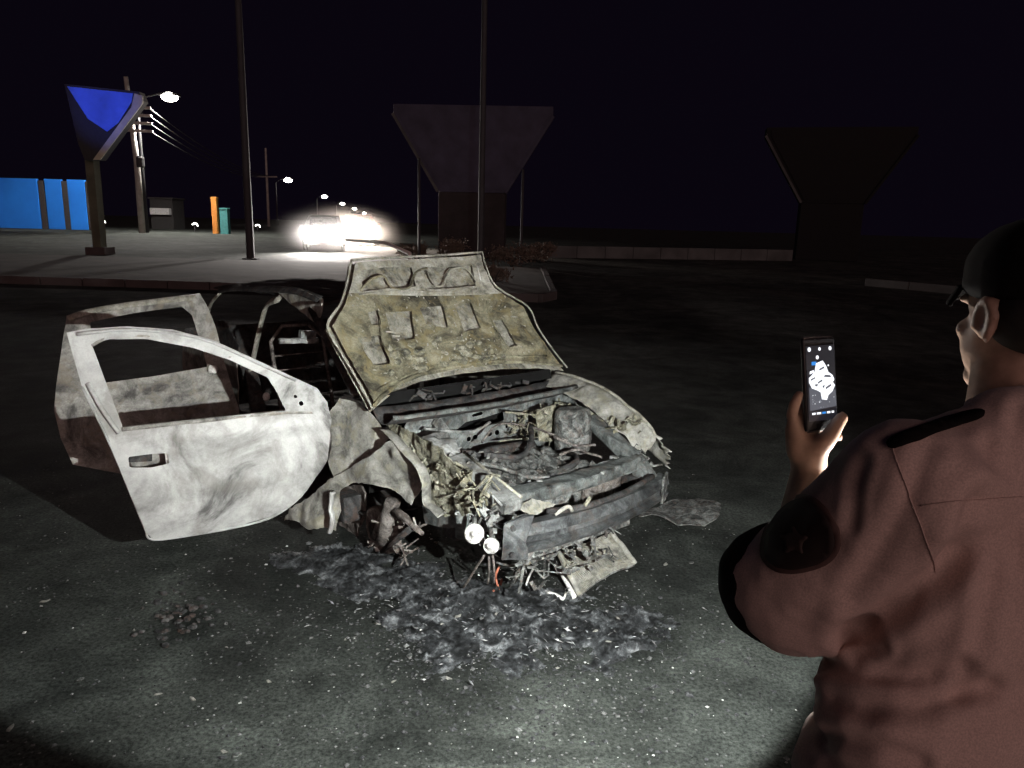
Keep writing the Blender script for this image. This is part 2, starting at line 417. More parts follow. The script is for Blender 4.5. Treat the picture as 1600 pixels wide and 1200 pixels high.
# low wall between the pylons, and its nearer stretch
def low_wall(a, b, h, label, n):
    a, b = V(a), V(b); root = empty('low_wall', (a.x, a.y, 0)); tag(root, label, 'wall')
    for i in range(n):
        p, q = a.lerp(b, (i + .006) / n), a.lerp(b, (i + .994) / n)
        mb = MB().beam(V((p.x, p.y, gz(p.x, p.y) + h / 2 - .1)) - V((a.x, a.y, 0)), V((q.x, q.y, gz(q.x, q.y) + h / 2 - .1)) - V((a.x, a.y, 0)), .18, h + .2 + random.uniform(-.015, .015))
        mb.build('wall_panel', M['wallwhite'], root, bevel=.02)
w0, w1 = at(856, 390, 31), at(1236, 410, 33)
low_wall((w0.x, 31), (w1.x, 33), .48, 'long low pale wall running right from the middle pylon', 9)
w0, w1 = on_ground(1352, 446), on_ground(1476, 462)
low_wall((w0.x, w0.y), (w1.x + 1.5, w1.y - .4), .22, 'short low kerb wall left of the officer\'s face', 3)

# blue boundary wall
def blue_wall():
    D = 48; root = empty('blue_wall', (at(60, 350, D).x, D, gz(0, D))); tag(root, 'bright blue painted boundary wall at the far left', 'wall')
    g = gz(0, D)
    for x0, x1 in ((-60, 66), (77, 103), (112, 139)):
        a, b = at(x0, 350, D).x - root.location.x, at(x1, 350, D).x - root.location.x
        MB().box(((a + b) / 2, 0, 1.55), (b - a, .2, 3.1)).build('wall_panel', M['blue'], root, bevel=.03)
    for x in (71.5, 107.5, 144):
        a = at(x, 350, D).x - root.location.x
        MB().box((a, .05, 1.5), (.34, .3, 3.0)).build('post', plain('post_brown', (.05, .045, .045), .9), root, bevel=.02)
blue_wall()

# ---- poles, street lamps, wires
lampglow = plain('lamp_lens', (.9, .9, .9), .5, emit=(1, .95, .86), es=40)
def pole(name, px, D, top, r0, r1, label, cat='pole', arm=None, mat=None):
    b = at(px, 390, D); g = gz(b.x, D); root = empty(name, (b.x, D, g)); tag(root, label, cat, None)
    MB().tube([(0, 0, -.1), (0, 0, .02), (0, 0, top * .5), (0, 0, top)], [r0, r0, (r0 + r1) / 2, r1], 10).build('shaft', mat or M['galv'], root, smooth=True)
    MB().lathe((0, 0, 0), (0, 0, 1), [(r0 * 2.1, -.03), (r0 * 2.1, .04), (r0 * 1.3, .06)], 10).build('base_flange', M['galv'], root)
    return root
pole('tall_pole', 391, 26, 13.5, .14, .08, 'tall thin grey pole left of the approaching headlights')
pole('tall_pole', 751, 20, 12.5, .085, .06, 'slim tall pole rising from behind the bonnet in front of middle pylon')
pole('slim_pole', 655, 27, 3.6, .05, .045, 'short slim post left of the middle pylon')
pole('slim_pole', 814, 27, 3.3, .05, .045, 'short slim post right of the middle pylon')
# utility pole with cross arms
up = empty('utility_pole', (at(222, 357, 44).x, 44, gz(0, 44))); tag(up, 'concrete utility pole with stacked cross arms beside the blue wall', 'utility pole')
MB().tube([(0, 0, -.1), (0, 0, 4), (-.25, 0, 8.6)], [.2, .17, .12], 10).build('shaft', M['wood'], up, smooth=True)
for k in range(4):
    MB().beam((-1.0, -.1, 7.0 - k * .42), (1.1, -.1, 6.95 - k * .42), .12, .14).build('cross_arm', M['wood'], up, bevel=.01)
MB().lathe((.35, -.3, 3.7), (0, 0, 1), [(.2, 0), (.22, .05), (.22, .5), (.16, .6)], 12).build('meter_box', M['galv'], up)
def lamp_head(c, s, parent, power, color, dirx):
    MB().box(V(c) + V((0, 0, .09 * s)), (.95 * s, .5 * s, .12 * s)).build('lamp_housing', M['galv'], parent, bevel=.03 * s)
    MB().ball(V(c) - V((0, 0, .02 * s)), (.42 * s, .34 * s, .22 * s), 8).build('lamp_lens', lampglow, parent, smooth=True)
def street_lamp(px, py, D, s, label, power):
    h = at(px, py, D); g = gz(h.x, D); root = empty('street_lamp', (h.x - 1.9, D, g)); tag(root, label, 'street lamp', 'lit street lamps along the far road')
    hz = h.z - g
    MB().tube([(0, 0, -.1), (0, 0, hz * .6), (0, 0, hz - .5)], [.12, .1, .08], 8).build('shaft', M['galv'], root, smooth=True)
    MB().tube([(0, 0, hz - .5), (.5, 0, hz - .05), (1.2, 0, hz + .12), (1.75, 0, hz + .1)], .045, 8).build('arm', M['galv'], root, smooth=True)
    lamp_head((1.9, 0, hz), s, root, power, (1, .95, .86), 1)
    if power:
        l = bpy.data.lights.new('lamp_light', 'SPOT'); l.energy = power; l.color = (1, .95, .88); l.shadow_soft_size = .3; l.spot_size = R(160); l.spot_blend = .35
        lo = bpy.data.objects.new('lamp_light', l); col.objects.link(lo); lo.parent = root; lo.location = (1.9, 0, hz - .5)
street_lamp(265, 151, 45, 1.15, 'brightest street lamp beside the utility pole at upper left', 7800)
for k, (px, py, D, s) in enumerate([(450, 281, 118, 1.6), (507, 307, 190, 1.8), (535, 318, 250, 1.8), (554, 326, 320, 2.0), (569, 333, 400, 2.2), (579, 339, 500, 2.4)]):
    street_lamp(px, py, D, s, ['lit street lamp second nearest, left of the headlights', 'third street lamp along the road, just above the headlights', 'fourth street lamp in the line above the headlights',
        'fifth street lamp in the line above the headlights', 'sixth street lamp in the line, near its far end', 'farthest street lamp at the end of the line'][k], 0)
# a second utility pole far down the road carries the cables
u2 = empty('utility_pole', (at(420, 350, 100).x, 100, gz(0, 100))); tag(u2, 'far utility pole between the tall pole and the headlights', 'utility pole')
MB().tube([(0, 0, -.1), (0, 0, 4), (0, 0, 10)], [.2, .17, .13], 8).build('shaft', M['wood'], u2, smooth=True)
MB().beam((-1.2, -.1, 6.4), (1.4, -.1, 6.4), .14, .16).build('cross_arm', M['wood'], u2)
for k in range(4):
    p0 = V((up.location.x + 1.05, 43.8, up.location.z + 6.92 - k * .42)); p1 = V((u2.location.x + .9 - k * .3, 99.8, u2.location.z + 6.5))
    pts = [p0.lerp(p1, t) - V((0, 0, .9 * 4 * t * (1 - t))) for t in [i / 20 for i in range(21)]]
    o = MB().tube(pts, .03, 5).build('overhead_cable', M['cable']); tag(o, ['topmost', 'second highest', 'third highest', 'lowest'][k] + ' overhead cable sagging right from the near utility pole', 'cable', 'overhead cables')

# small things along the far verge
def far_box(name, x0, y0, x1, y1, D, depth, mat, label, cat, lid=.12):
    a, b = at(x0, y1, D), at(x1, y0, D); g = gz(a.x, D); w = b.x - a.x; h = max(b.z - g, .3)
    root = empty(name, ((a.x + b.x) / 2, D, g)); tag(root, label, cat)
    MB().box((0, 0, h / 2 - .05), (w, depth, h + .1)).build('body', mat, root, bevel=min(.03, w * .1))
    MB().box((0, 0, h + lid / 2 - .001), (w * 1.12, depth * 1.12, lid)).build('cap', mat, root, bevel=.02)
    return root
far_box('marker_post', 333, 311, 339, 352, 47, .3, plain('orange_paint', (.55, .20, .03), .7), 'slim orange marker post on the far left verge', 'post')
far_box('utility_cabinet', 346, 328, 357, 356, 47, .4, plain('teal_paint', (.05, .22, .22), .7), 'small teal utility cabinet beside the orange post', 'cabinet')
hut = far_box('kiosk', 246, 312, 278, 350, 60, 2.0, plain('hut_wall', (.03, .03, .03), .9), 'small dark kiosk with pale awning right of the utility pole', 'kiosk')
MB().box((0, -1.15, 1.35), (1.5, .5, .5)).build('awning', plain('pale_awning', (.55, .58, .58), .8), hut, bevel=.05)
bl = plain('trail_glow', (.9, .9, .9), .5, emit=(1, .97, .9), es=6)
for px, py, D, lb in ((160, 346, 58, 'glowing arc added for a light trail between blue wall and utility pole'), (304, 351, 52, 'glowing arc added for a light trail left of the orange post'), (402, 353, 60, 'glowing arc added for a light trail left of the headlights')):
    p = at(px, py, D); g = gz(p.x, D); root = empty('light_trail', (p.x, D, g)); tag(root, lb, 'lamp', 'glowing light trail arcs on the far verge')
    MB().tube([(0, 0, -.05), (0, 0, max(p.z - g - .05, .1))], .04, 8).build('stem', M['galv'], root)
    MB().tube([(-.16, 0, p.z - g), (0, 0, p.z - g + .1), (.16, 0, p.z - g + .06), (.22, 0, p.z - g - .1)], .045, 6).build('bent_tube', bl, root)  # added glowing tube shaped like the blurred trail of a distant light

# approaching vehicles with headlights on
def vehicle(px, D, rz, label, lampc, es, power, paint, lens=1.0):
    b = at(px, 390, D); root = empty('car', (b.x, D, gz(b.x, D)), rz); tag(root, label, 'car', 'vehicles waiting with headlights on')
    prof = [(0, .32), (-.06, .5), (0, .74), (.9, .92), (1.55, 1.40), (2.1, 1.47), (3.1, 1.42), (3.75, 1.02), (4.15, .95), (4.2, .5), (4.1, .3)]
    mb = MB(); rows = []
    for y, z in prof:
        top = max(0, (z - .92) / .55); w = .84 - .2 * top
        if y < .5: w -= .06
        rows.append([V((-w, y, z)), V((-w * .8, y - (.05 if y < .5 else 0), z + .02)), V((w * .8, y - (.05 if y < .5 else 0), z + .02)), V((w, y, z))])
    vs = [p for r in rows for p in r]; n = 4; fs = []
    for i in range(len(rows) - 1):
        for k in range(3): fs.append((i * n + k, i * n + k + 1, (i + 1) * n + k + 1, (i + 1) * n + k))
    fs += [tuple(i * n for i in range(len(rows)))[::-1], tuple(i * n + 3 for i in range(len(rows))), (len(rows) * n - 1, len(rows) * n - 2, len(rows) * n - 3, len(rows) * n - 4), ]
    fs.append((0, len(rows) * n - 4, len(rows) * n - 1, 3))
    mb.add(vs, fs); mb.build('body', paint, root, bevel=.02)
    glass = plain('windscreen_glass', (.02, .02, .025), .08)
    g = MB(); g.add([V((-.62, .97, .985)), V((.62, .97, .985)), V((.52, 1.52, 1.40)), V((-.52, 1.52, 1.40))], [(0, 1, 2, 3)]); g.build('windscreen', glass, root, thick=.012)
    MB().box((0, -.075, .52), (1.0, .05, .16)).build('grille', M['void'], root, bevel=.01)
    MB().box((0, -.09, .36), (1.6, .1, .14)).build('bumper', paint, root, bevel=.03)
    MB().box((0, -.145, .42), (.4, .012, .11)).build('number_plate', plain('plate', (.5, .5, .5)), root)
    em = plain('headlight_lens', (.9, .9, .9), .3, emit=lampc, es=es)
    for sx in (-1, 1):
        MB().ball((sx * .6, -.02, .66), (.19 * lens, .1, .12 * lens), 8).build('headlight', em, root, smooth=True)
        MB().ball((sx * .62, -.13, .40), (.09, .04, .06), 8).build('fog_light', em, root, smooth=True)
        MB().box((sx * .93, 1.05, 1.0), (.18, .1, .13)).build('mirror', paint, root, bevel=.03)
        for y in (.75, 3.3):
            t = MB().lathe((sx * .70, y, .3), (sx, 0, 0), [(.17, 0), (.3, .01), (.31, .06), (.3, .15), (.2, .17)], 16).build('wheel', M['black'], root, smooth=False)
        l = bpy.data.lights.new('headlight_beam', 'SPOT'); l.energy = power; l.spot_size = R(150); l.spot_blend = .9; l.color = lampc; l.shadow_soft_size = .1
        lo = bpy.data.objects.new('headlight_beam', l); col.objects.link(lo); lo.parent = root; lo.location = (sx * .6, -.25, .66); lo.rotation_euler = (R(97), 0, math.pi)
    return root
vehicle(506, 31, R(13), 'nearer car with white glaring headlights on the road behind', (1, .93, .88), 60, 2500, plain('silver_paint', (.3, .3, .31), .4, .5), 1.5)
vehicle(562, 36, R(12), 'second car with warmer headlights, right of the white glare', (1, .84, .72), 40, 3400, plain('red_paint', (.25, .05, .04), .4, .2), 1.4)

# added smoke volume imitating lens glare round the headlights
def glare_haze():
    m = bpy.data.materials.new('lens_glare_haze'); m.use_nodes = True; nt = m.node_tree; nt.nodes.clear()
    out = node(nt, 'ShaderNodeOutputMaterial'); pv = node(nt, 'ShaderNodeVolumePrincipled'); tc = node(nt, 'ShaderNodeTexCoord')
    ln = node(nt, 'ShaderNodeVectorMath', operation='LENGTH'); mr = node(nt, 'ShaderNodeMapRange', interpolation_type='SMOOTHERSTEP')
    nt.links.new(tc.outputs['Object'], ln.inputs[0]); nt.links.new(ln.outputs['Value'], mr.inputs[0])
    mr.inputs[1].default_value = .0; mr.inputs[2].default_value = 1.0; mr.inputs[3].default_value = 1.0; mr.inputs[4].default_value = 0
    pw = node(nt, 'ShaderNodeMath', operation='POWER'); pw.inputs[1].default_value = 2.2; nt.links.new(mr.outputs[0], pw.inputs[0])
    ml = node(nt, 'ShaderNodeMath', operation='MULTIPLY'); ml.inputs[1].default_value = .36; nt.links.new(pw.outputs[0], ml.inputs[0]); nt.links.new(ml.outputs[0], pv.inputs['Density']); pv.inputs['Color'].default_value = (.9, .88, .86, 1)
    nt.links.new(pv.outputs[0], out.inputs['Volume'])
    c = at(528, 366, 33); me = MB().ball((0, 0, 0), 1.0, 12).mesh('lens_glare_haze'); o = link('glare_haze', me, m)
    o.location = c; o.scale = (3.7, 6.0, 1.7); tag(o, 'added smoke hanging round the headlights', kind='stuff')
glare_haze()

# white painted rail end catching the headlights
a, b = at(602, 379, 22), at(640, 396, 19); g = gz(0, 20)
o = MB().tube([(a.x - 1.6, 24, a.z), a, b, (b.x + .05, b.y - .1, gz(b.x, b.y))], .05, 8).build('guard_rail', plain('white_rail', (.62, .58, .54), .6), smooth=True); tag(o, 'white tubular rail end sloping down behind the bonnet', 'rail')

# ---- vegetation
leafm = [plain('leaf_dull', (.045, .06, .03), .8), plain('leaf_dry', (.085, .06, .045), .85)]
def bush(px, D, w, h, label, n=1500, kind=1):
    p = at(px, 392, D); g = gz(p.x, D) + (.12 if -17 < p.x < .8 and 17.3 < D < 24 else 0); root = empty('bush', (p.x, D, g)); tag(root, label, 'bush', 'low bushes by the gateway')
    st = MB()
    for k in range(7):
        a = k * .9; tip = V((math.cos(a) * w * .3, math.sin(a) * w * .3, h * .7)); st.tube([(0, 0, -.03), tip * .5 + V((0, 0, .05)), tip], [.02, .014, .006], 5)
    st.build('stems', M['dark'], root)
    lf = MB(); cl = [V((random.uniform(-.5, .5) * w, random.uniform(-.5, .5) * w, random.uniform(.25, .8) * h)) for _ in range(9)]
    for _ in range(n):
        c = random.choice(cl) + V((random.gauss(0, .13) * w, random.gauss(0, .13) * w, random.gauss(0, .13) * h)); c.z = max(c.z, .02)
        d = V((random.gauss(0, 1), random.gauss(0, 1), random.gauss(0, 1))).normalized(); e = d.orthogonal().normalized(); s = random.uniform(.03, .07)
        lf.add([c - d * s, c + e * s * .4, c + d * s, c - e * s * .4], [(0, 1, 2, 3)])
    lf.build('foliage', leafm[kind], root)
for a in ((705, 26.5, 1.1, .9, 'dry bush left of the middle pylon shaft'), (800, 25.5, 1.3, .8, 'dry bush right of the middle pylon shaft'), (772, 18.5, .8, .55, 'small dry bush on the island right of the slim tall pole'), (846, 28, .9, .7, 'low bush at the left end of the long low wall'), (650, 27.8, .9, .6, 'small bush at the foot of the left slim post')):
    bush(*a)
# ================================================================== THE BURNT CAR
car = empty('burnt_car', CAR, YAW)
tag(car, 'burnt-out car shell with bonnet raised and both near-side doors open', 'car')

# ---- bonnet
hp = Plane((0, 1.0, .86), (1, 0, 0), (0, .61, .735))
hood_out = [(548, 408), (600, 402), (680, 398), (752, 396), (758, 416), (776, 449), (822, 481), (838, 515), (858, 548), (880, 580), (845, 573), (790, 571), (720, 578), (660, 591), (620, 608), (592, 632), (577, 646), (558, 608), (530, 558), (508, 515), (530, 478), (541, 445)]
pk = [[(562, 424), (600, 417), (644, 416), (652, 446), (612, 449), (566, 456)], [(662, 416), (736, 415), (745, 446), (690, 449), (668, 450)],
      [(603, 487), (645, 483), (650, 527), (614, 531)], [(658, 478), (694, 474), (703, 510), (668, 504)], [(711, 472), (738, 471), (753, 511), (728, 516)],
      [(771, 500), (786, 499), (806, 540), (795, 545)], [(556, 530), (597, 524), (608, 570), (580, 575)], [(574, 488), (591, 484), (597, 506), (581, 509)]]
def hood_c(a, b): return .045 * (a / .7) ** 2 - .02 * math.sin(b * 3)
hood = sheet('bonnet', hp, hood_out, (), .005, .05, lambda a, b: hood_c(a, b) - .044 + .006 * fb((a, b, 0), 6), M['hood_mid'], car)
cx, cy = 683, 505
inner = [(cx + (x - cx) * .955, cy + (y - cy) * .955) for x, y in hood_out]
def ribs(a, b):
    d = hood_c(a, b) + .005 * fb((a, b, 1), 9)
    d += .010 * math.exp(-((b - .22 - .12 * (1 - (a / .6) ** 2) * 0) / .02) ** 2)
    return d
def clip(poly, y0, above):
    out = []
    for i in range(len(poly)):
        a, b = poly[i - 1], poly[i]; ia, ib = (a[1] < y0) == above, (b[1] < y0) == above
        if ia != ib: t = (y0 - a[1]) / (b[1] - a[1]); out.append((a[0] + (b[0] - a[0]) * t, y0))
        if ib: out.append(b)
    return out
sheet('inner_frame', hp, clip(inner, 459, False), pk[2:], .004, .03, ribs, M['hood'], hood)
sheet('front_lip', hp, clip(inner, 459.5, True), pk[:2], .004, .03, lambda a, b: ribs(a, b) + .002, M['hood_pale'], hood)
def ppoly(pl, pts, n=0): return [pl.px(x, y, n) for x, y in pts]
def smooth_path(pts, k=4):
    P = [pts[0]] + list(pts) + [pts[-1]]; out = []
    for i in range(1, len(P) - 2):
        for j in range(k):
            t = j / k; a, b, c, d = P[i - 1], P[i], P[i + 1], P[i + 2]
            out.append(.5 * ((2 * b) + (c - a) * t + (2 * a - 5 * b + 4 * c - d) * t * t + (3 * b - a - 3 * c + d) * t ** 3))
    out.append(P[-2]); return out
def hood_line(pts, r, name, mat, n=.012, flat=.6):
    q = []
    for x, y in pts:
        a, b = hp.ab(x, y); q.append(hp.pt(a, b, hood_c(a, b) + n))
    return MB().tube(smooth_path([V(p) for p in q]), r, 7, flat=flat).build(name, mat, hood, smooth=True)
hood_line(hood_out[:1] + hood_out[21:15:-1], .011, 'edge_fold', M['hood_pale'], -.005)
hood_line(hood_out[3:10], .010, 'edge_fold', M['hood_pale'], -.005)
hood_line(hood_out[:4], .010, 'edge_fold', M['hood_pale'], -.005)
hood_line([(578, 642), (600, 618), (640, 592), (700, 574), (780, 564), (872, 577)], .012, 'edge_fold', M['hood'], .004)
hood_line([(585, 615), (622, 594), (680, 571), (760, 558), (850, 560)], .008, 'stiffener', M['hood'], .004)
hood_line([(562, 456), (580, 437), (600, 432), (612, 448), (640, 448), (650, 425), (668, 418)], .008, 'stiffener', M['hood'], .006)
hood_line([(668, 425), (680, 444), (694, 444), (702, 422), (726, 420), (744, 440)], .008, 'stiffener', M['hood_pale'], .006)
hood_line([(560, 462), (600, 456), (640, 453), (690, 455), (745, 452)], .007, 'stiffener', M['hood_pale'], .006)
hood_line([(592, 500), (598, 540), (612, 572)], .007, 'stiffener', M['hood'], .006)
hood_line([(760, 470), (768, 500), (795, 552), (815, 560)], .007, 'stiffener', M['hood'], .006)
hood_line([(744, 418), (750, 440)], .007, 'hinge_strip', M['white_ash'], .01)
for (x, y), w in (((600, 521), .05), ((612, 527), .04), ((796, 497), .05)):
    p = hp.px(x, y, .02); MB().beam(p, p + hp.A * w - hp.B * .008, .010, .008).build('clip', M['hood_pale'], hood)
# crusted remains of the sound-proofing, clinging to the lower half
lump = MB()
ip = [hp.ab(*p) for p in [(560, 580), (600, 545), (640, 535), (720, 520), (770, 540), (800, 556), (770, 562), (690, 572), (630, 588), (590, 600)]]
for _ in range(150):
    a = random.uniform(-.6, .6); b = random.uniform(0, .5)
    if not inside((a, b), ip): continue
    s = random.uniform(.01, .034); p = hp.pt(a, b, hood_c(a, b) + .002); q = MB().ball(p, (s * random.uniform(.8, 1.8), s, s * random.uniform(.5, 1.0)), 4)
    lump.add(q.v, q.f)
lump.build('crust', M['olive'], hood, rough=(.012, 30))['kind'] = 'stuff'
chip = MB()
for _ in range(260):
    a = random.uniform(-.62, .62); b = random.uniform(.03, .8)
    if not inside((a, b), [hp.ab(*p) for p in inner]): continue
    if any(inside((a, b), [hp.ab(*p) for p in h]) for h in pk): continue
    p = hp.pt(a, b, ribs(a, b) + .002); s = random.uniform(.004, .013); d = random.uniform(0, 3.14)
    u = hp.A * math.cos(d) + hp.B * math.sin(d); w = hp.N.cross(u)
    chip.add([p - u * s, p + w * s * .6 + hp.N * .004, p + u * s * 1.4, p - w * s * .6, p + hp.N * .007], [(0, 1, 4), (1, 2, 4), (2, 3, 4), (3, 0, 4)])
chip.build('flakes', M['hood_pale'], hood)['kind'] = 'stuff'

# ---- open front door
fd = Plane((-.79, 1.27, 0), (-1.0, .22, 0), (0, 0, 1))
door_out = [(104, 520), (135, 514), (200, 510), (270, 515), (330, 530), (400, 562), (460, 590), (495, 606), (511, 628), (517, 655), (516, 678), (520, 700), (500, 732), (470, 775), (430, 805), (380, 821), (310, 834), (240, 843), (228, 830), (200, 762), (170, 690), (128, 604)]
win = [(143, 537), (170, 530), (230, 530), (300, 543), (360, 563), (418, 590), (432, 612), (446, 641), (380, 648), (300, 656), (192, 668)]
def door_d(a, b):
    d = .012 * fb((a, b, 2), 3) + .003 * fb((a, b, 4), 11)
    if b < .74: d += .030 * math.sin(max(0, min(1, (b - .18) / .56)) * math.pi) ** .7
    d += .012 * math.exp(-((b - .70) / .025) ** 2) - .010 * math.exp(-((b - .36) / .03) ** 2)
    d -= .02 * math.exp(-(((a - .55) / .22) ** 2 + ((b - .52) / .12) ** 2))
    return d
handle_hole = [(200, 712), (232, 708), (262, 706), (264, 722), (235, 728), (202, 728)]
h2 = [(458, 618), (462, 616), (465, 620), (461, 623)]; h3 = [(466, 628), (472, 626), (475, 632), (469, 635)]
door = sheet('front_door', fd, door_out, [win, handle_hole, h2, h3], .004, .032, door_d, M['door'], car)
# inner door shell behind the skin
din = [(188, 676), (300, 662), (446, 646), (500, 650), (508, 700), (480, 752), (440, 790), (380, 808), (250, 828), (215, 760)]
sheet('inner_shell', fd, din, [], .004, .05, lambda a, b: -.085 + .008 * fb((a, b, 5), 5), M['door_in'], door)
def fdline(pts, r, nm, mat, n=.0, flat=1):
    return MB().tube(smooth_path([fd.px(x, y, n) for x, y in pts]), r, 7, flat=flat).build(nm, mat, door, smooth=True)
fdline([(143, 540), (172, 527), (232, 526), (302, 539), (362, 559), (420, 588)], .010, 'window_channel', M['door_in'], -.012)
fdline([(137, 598), (160, 640), (186, 676)], .013, 'window_channel', M['door'], .004)
fdline([(120, 522), (190, 515), (272, 520), (335, 536), (405, 568), (462, 594)], .009, 'frame_fold', M['door'], .006)
fdline(door_out[10:19], .006, 'hem_fold', M['door'], .004)
fdline(door_out[18:], .006, 'hem_fold', M['door'], .004)
fdline([(190, 671), (300, 659), (446, 645), (512, 646)], .012, 'belt_rail', M['door_in'], -.004)
MB().beam(fd.px(262, 706, -.01), fd.px(266, 728, -.01), .03, .03).build('latch', M['white_ash'], door, bevel=.006)
MB().beam(fd.px(198, 718, -.02), fd.px(238, 716, -.02), .02, .04).build('handle_recess', M['dark'], door, bevel=.004)
for y in (655, 700):
    p = fd.px(514, y, -.02); MB().beam(p, p + V((.09, .03, 0)), .05, .05).build('hinge', M['steel'], door, bevel=.006)

# ---- open rear door
rd = Plane((-.80, 2.45, 0), (-1, -.02, 0), (0, 0, 1))
rdo = [(104, 494), (140, 483), (210, 471), (312, 458), (324, 478), (337, 512), (352, 570), (372, 638), (372, 690), (330, 718), (200, 742), (112, 724), (94, 684), (84, 640), (88, 600), (96, 548)]
rdw = [(140, 503), (210, 489), (284, 479), (300, 492), (312, 530), (324, 573), (240, 588), (150, 600)]
rdoor = sheet('rear_door', rd, rdo, [rdw], .004, .045, lambda a, b: .012 * fb((a, b, 8), 4) + (.02 if b < .8 else 0) * math.sin(b * 4), M['door_in'], car)
sheet('inner_shell', rd, [(150, 606), (240, 592), (330, 578), (365, 640), (365, 690), (220, 726), (125, 708), (100, 660)], [], .004, .06, lambda a, b: -.08, M['door_in'], rdoor)
MB().tube(smooth_path([rd.px(*p, .004) for p in [(106, 498), (140, 487), (210, 475), (305, 464)]]), .022, 8, flat=.5).build('frame_fold', M['hood_pale'], rdoor, smooth=True)
MB().ball(rd.px(331, 576, .03), (.03, .02, .028), 6).build('hinge', M['white_ash'], rdoor, rough=(.01, 30), smooth=True)
MB().ball(V((-.78, 2.2, .66)), (.025, .02, .03), 6).build('striker', M['white_ash'], car, smooth=True)

# ---- body side frame, pillars and roof
sp = Plane((-.62, 0, 0), (0, 1, 0), (0, 0, 1))
def strip(name, pts, w, t, mat, pl=sp, parent=car, flat=.35):
    P = smooth_path([pl.px(x, y) for x, y in pts]); return MB().tube(P, w, 8, flat=flat).build(name, mat, parent, smooth=True)
strip('centre_pillar', [(436, 467), (418, 476), (408, 505), (399, 545), (392, 582)], .038, .02, M['hood_pale'])
MB().beam(sp.px(392, 580), V((-.74, 2.36, .25)), .09, .06, w2=.12).build('centre_pillar', M['dark'], car, bevel=.01)
strip('rear_pillar', [(345, 456), (330, 474), (322, 500), (316, 530)], .035, .02, M['hood_pale'])
sheet('rear_pillar_panel', sp, [(326, 500), (350, 500), (372, 540), (378, 610), (374, 625), (352, 560)], [], .01, .05, lambda a, b: .01 * fb((a, b, 3), 5), M['dark'], car)
strip('roof_rail', [(340, 456), (365, 451), (420, 452), (465, 455), (500, 468)], .028, .02, M['dark'])
sheet('torn_roof_corner', sp, [(430, 452), (470, 452), (504, 467), (502, 488), (494, 506), (474, 490), (446, 468)], [], .012, .03, lambda a, b: .015 * fb((a, b, 9), 8), M['fender'], car)
def roof_fn(i, j):
    u = -.6 + 1.2 * i; v = 1.85 + 1.75 * j
    z = 1.325 + .05 * math.sin(i * math.pi) - .07 * j * j - .05 * (1 - j) ** 3 - .05 * math.exp(-((u - .1) ** 2 + (v - 2.6) ** 2) / .12)
    return V((u, v, z + .012 * fb((u, v, 0), 5)))
MB().grid(roof_fn, 26, 26).build('roof', M['dark'], car, smooth=True, thick=.006)
strip('roof_rail', [(0, 0)] * 0 or [(340, 456), (365, 451)], .02, .02, M['dark'])
MB().tube([(.60, 3.5, 1.24), (.61, 2.4, 1.31), (.60, 1.9, 1.29), (.70, 1.15, .88)], .035, 8).build('roof_rail', M['dark'], car, smooth=True)
MB().tube([(.72, 2.35, .3), (.74, 2.35, .8), (.62, 2.33, 1.29)], .04, 8, flat=.5).build('centre_pillar', M['dark'], car, smooth=True)
MB().tube([(-.60, 1.86, 1.26), (-.69, 1.16, .86)], .03, 8).build('front_pillar', M['dark'], car, smooth=True)
# lower shell
MB().beam((-.73, 1.15, .20), (-.73, 2.75, .20), .12, .16).build('sill', M['dark'], car, bevel=.02)
MB().beam((.74, 1.15, .20), (.74, 2.75, .20), .12, .16).build('sill', M['dark'], car, bevel=.02)
MB().grid(lambda i, j: V((-.7 + 1.4 * i, 1.0 + 2.9 * j, .17 + .03 * fb((i * 4, j * 6, 0), 1))), 20, 30).build('floor_pan', M['dark'], car, thick=.01)
for s in (-1, 1):
    pts = []
    pl = Plane((s * .77, 0, 0), (0, 1, 0), (0, 0, 1))
    out = [(2.75, .2), (2.9, .2)] + [(3.2 + .32 * math.cos(t), .22 + .32 * math.sin(t)) for t in [math.pi - k * math.pi / 10 for k in range(11)]] + [(3.85, .25), (3.95, .5), (3.9, .84), (3.0, .88), (2.72, .86)]
    sheet('rear_quarter', pl, out, [], .006, .07, lambda a, b: .015 * fb((a, b, 12), 4), M['fender'], car, isab=True)
    w = MB().lathe((s * .70, 3.2, .18), (s, 0, 0), [(.02, -.1), (.17, -.1), (.185, -.08), (.165, -.05), (.165, .03), (.185, .06), (.16, .07), (.10, .02), (.02, .02)], 22).build('rear_wheel_rim', M['rusty'], car, smooth=False)
sheet('right_door_skin', Plane((.79, 0, 0), (0, 1, 0), (0, 0, 1)), [(1.1, .22), (2.7, .22), (2.7, .86), (1.1, .84)], [], .006, .1, lambda a, b: .01 * fb((a, b, 14), 4), M['fender'], car, isab=True)
MB().grid(lambda i, j: V((-.74 + 1.48 * i, 3.93 + .03 * math.sin(j * 3), .2 + .7 * j + .01 * fb((i * 5, j * 5, 0), 1))), 16, 8).build('tail_panel', M['dark'], car, thick=.006)
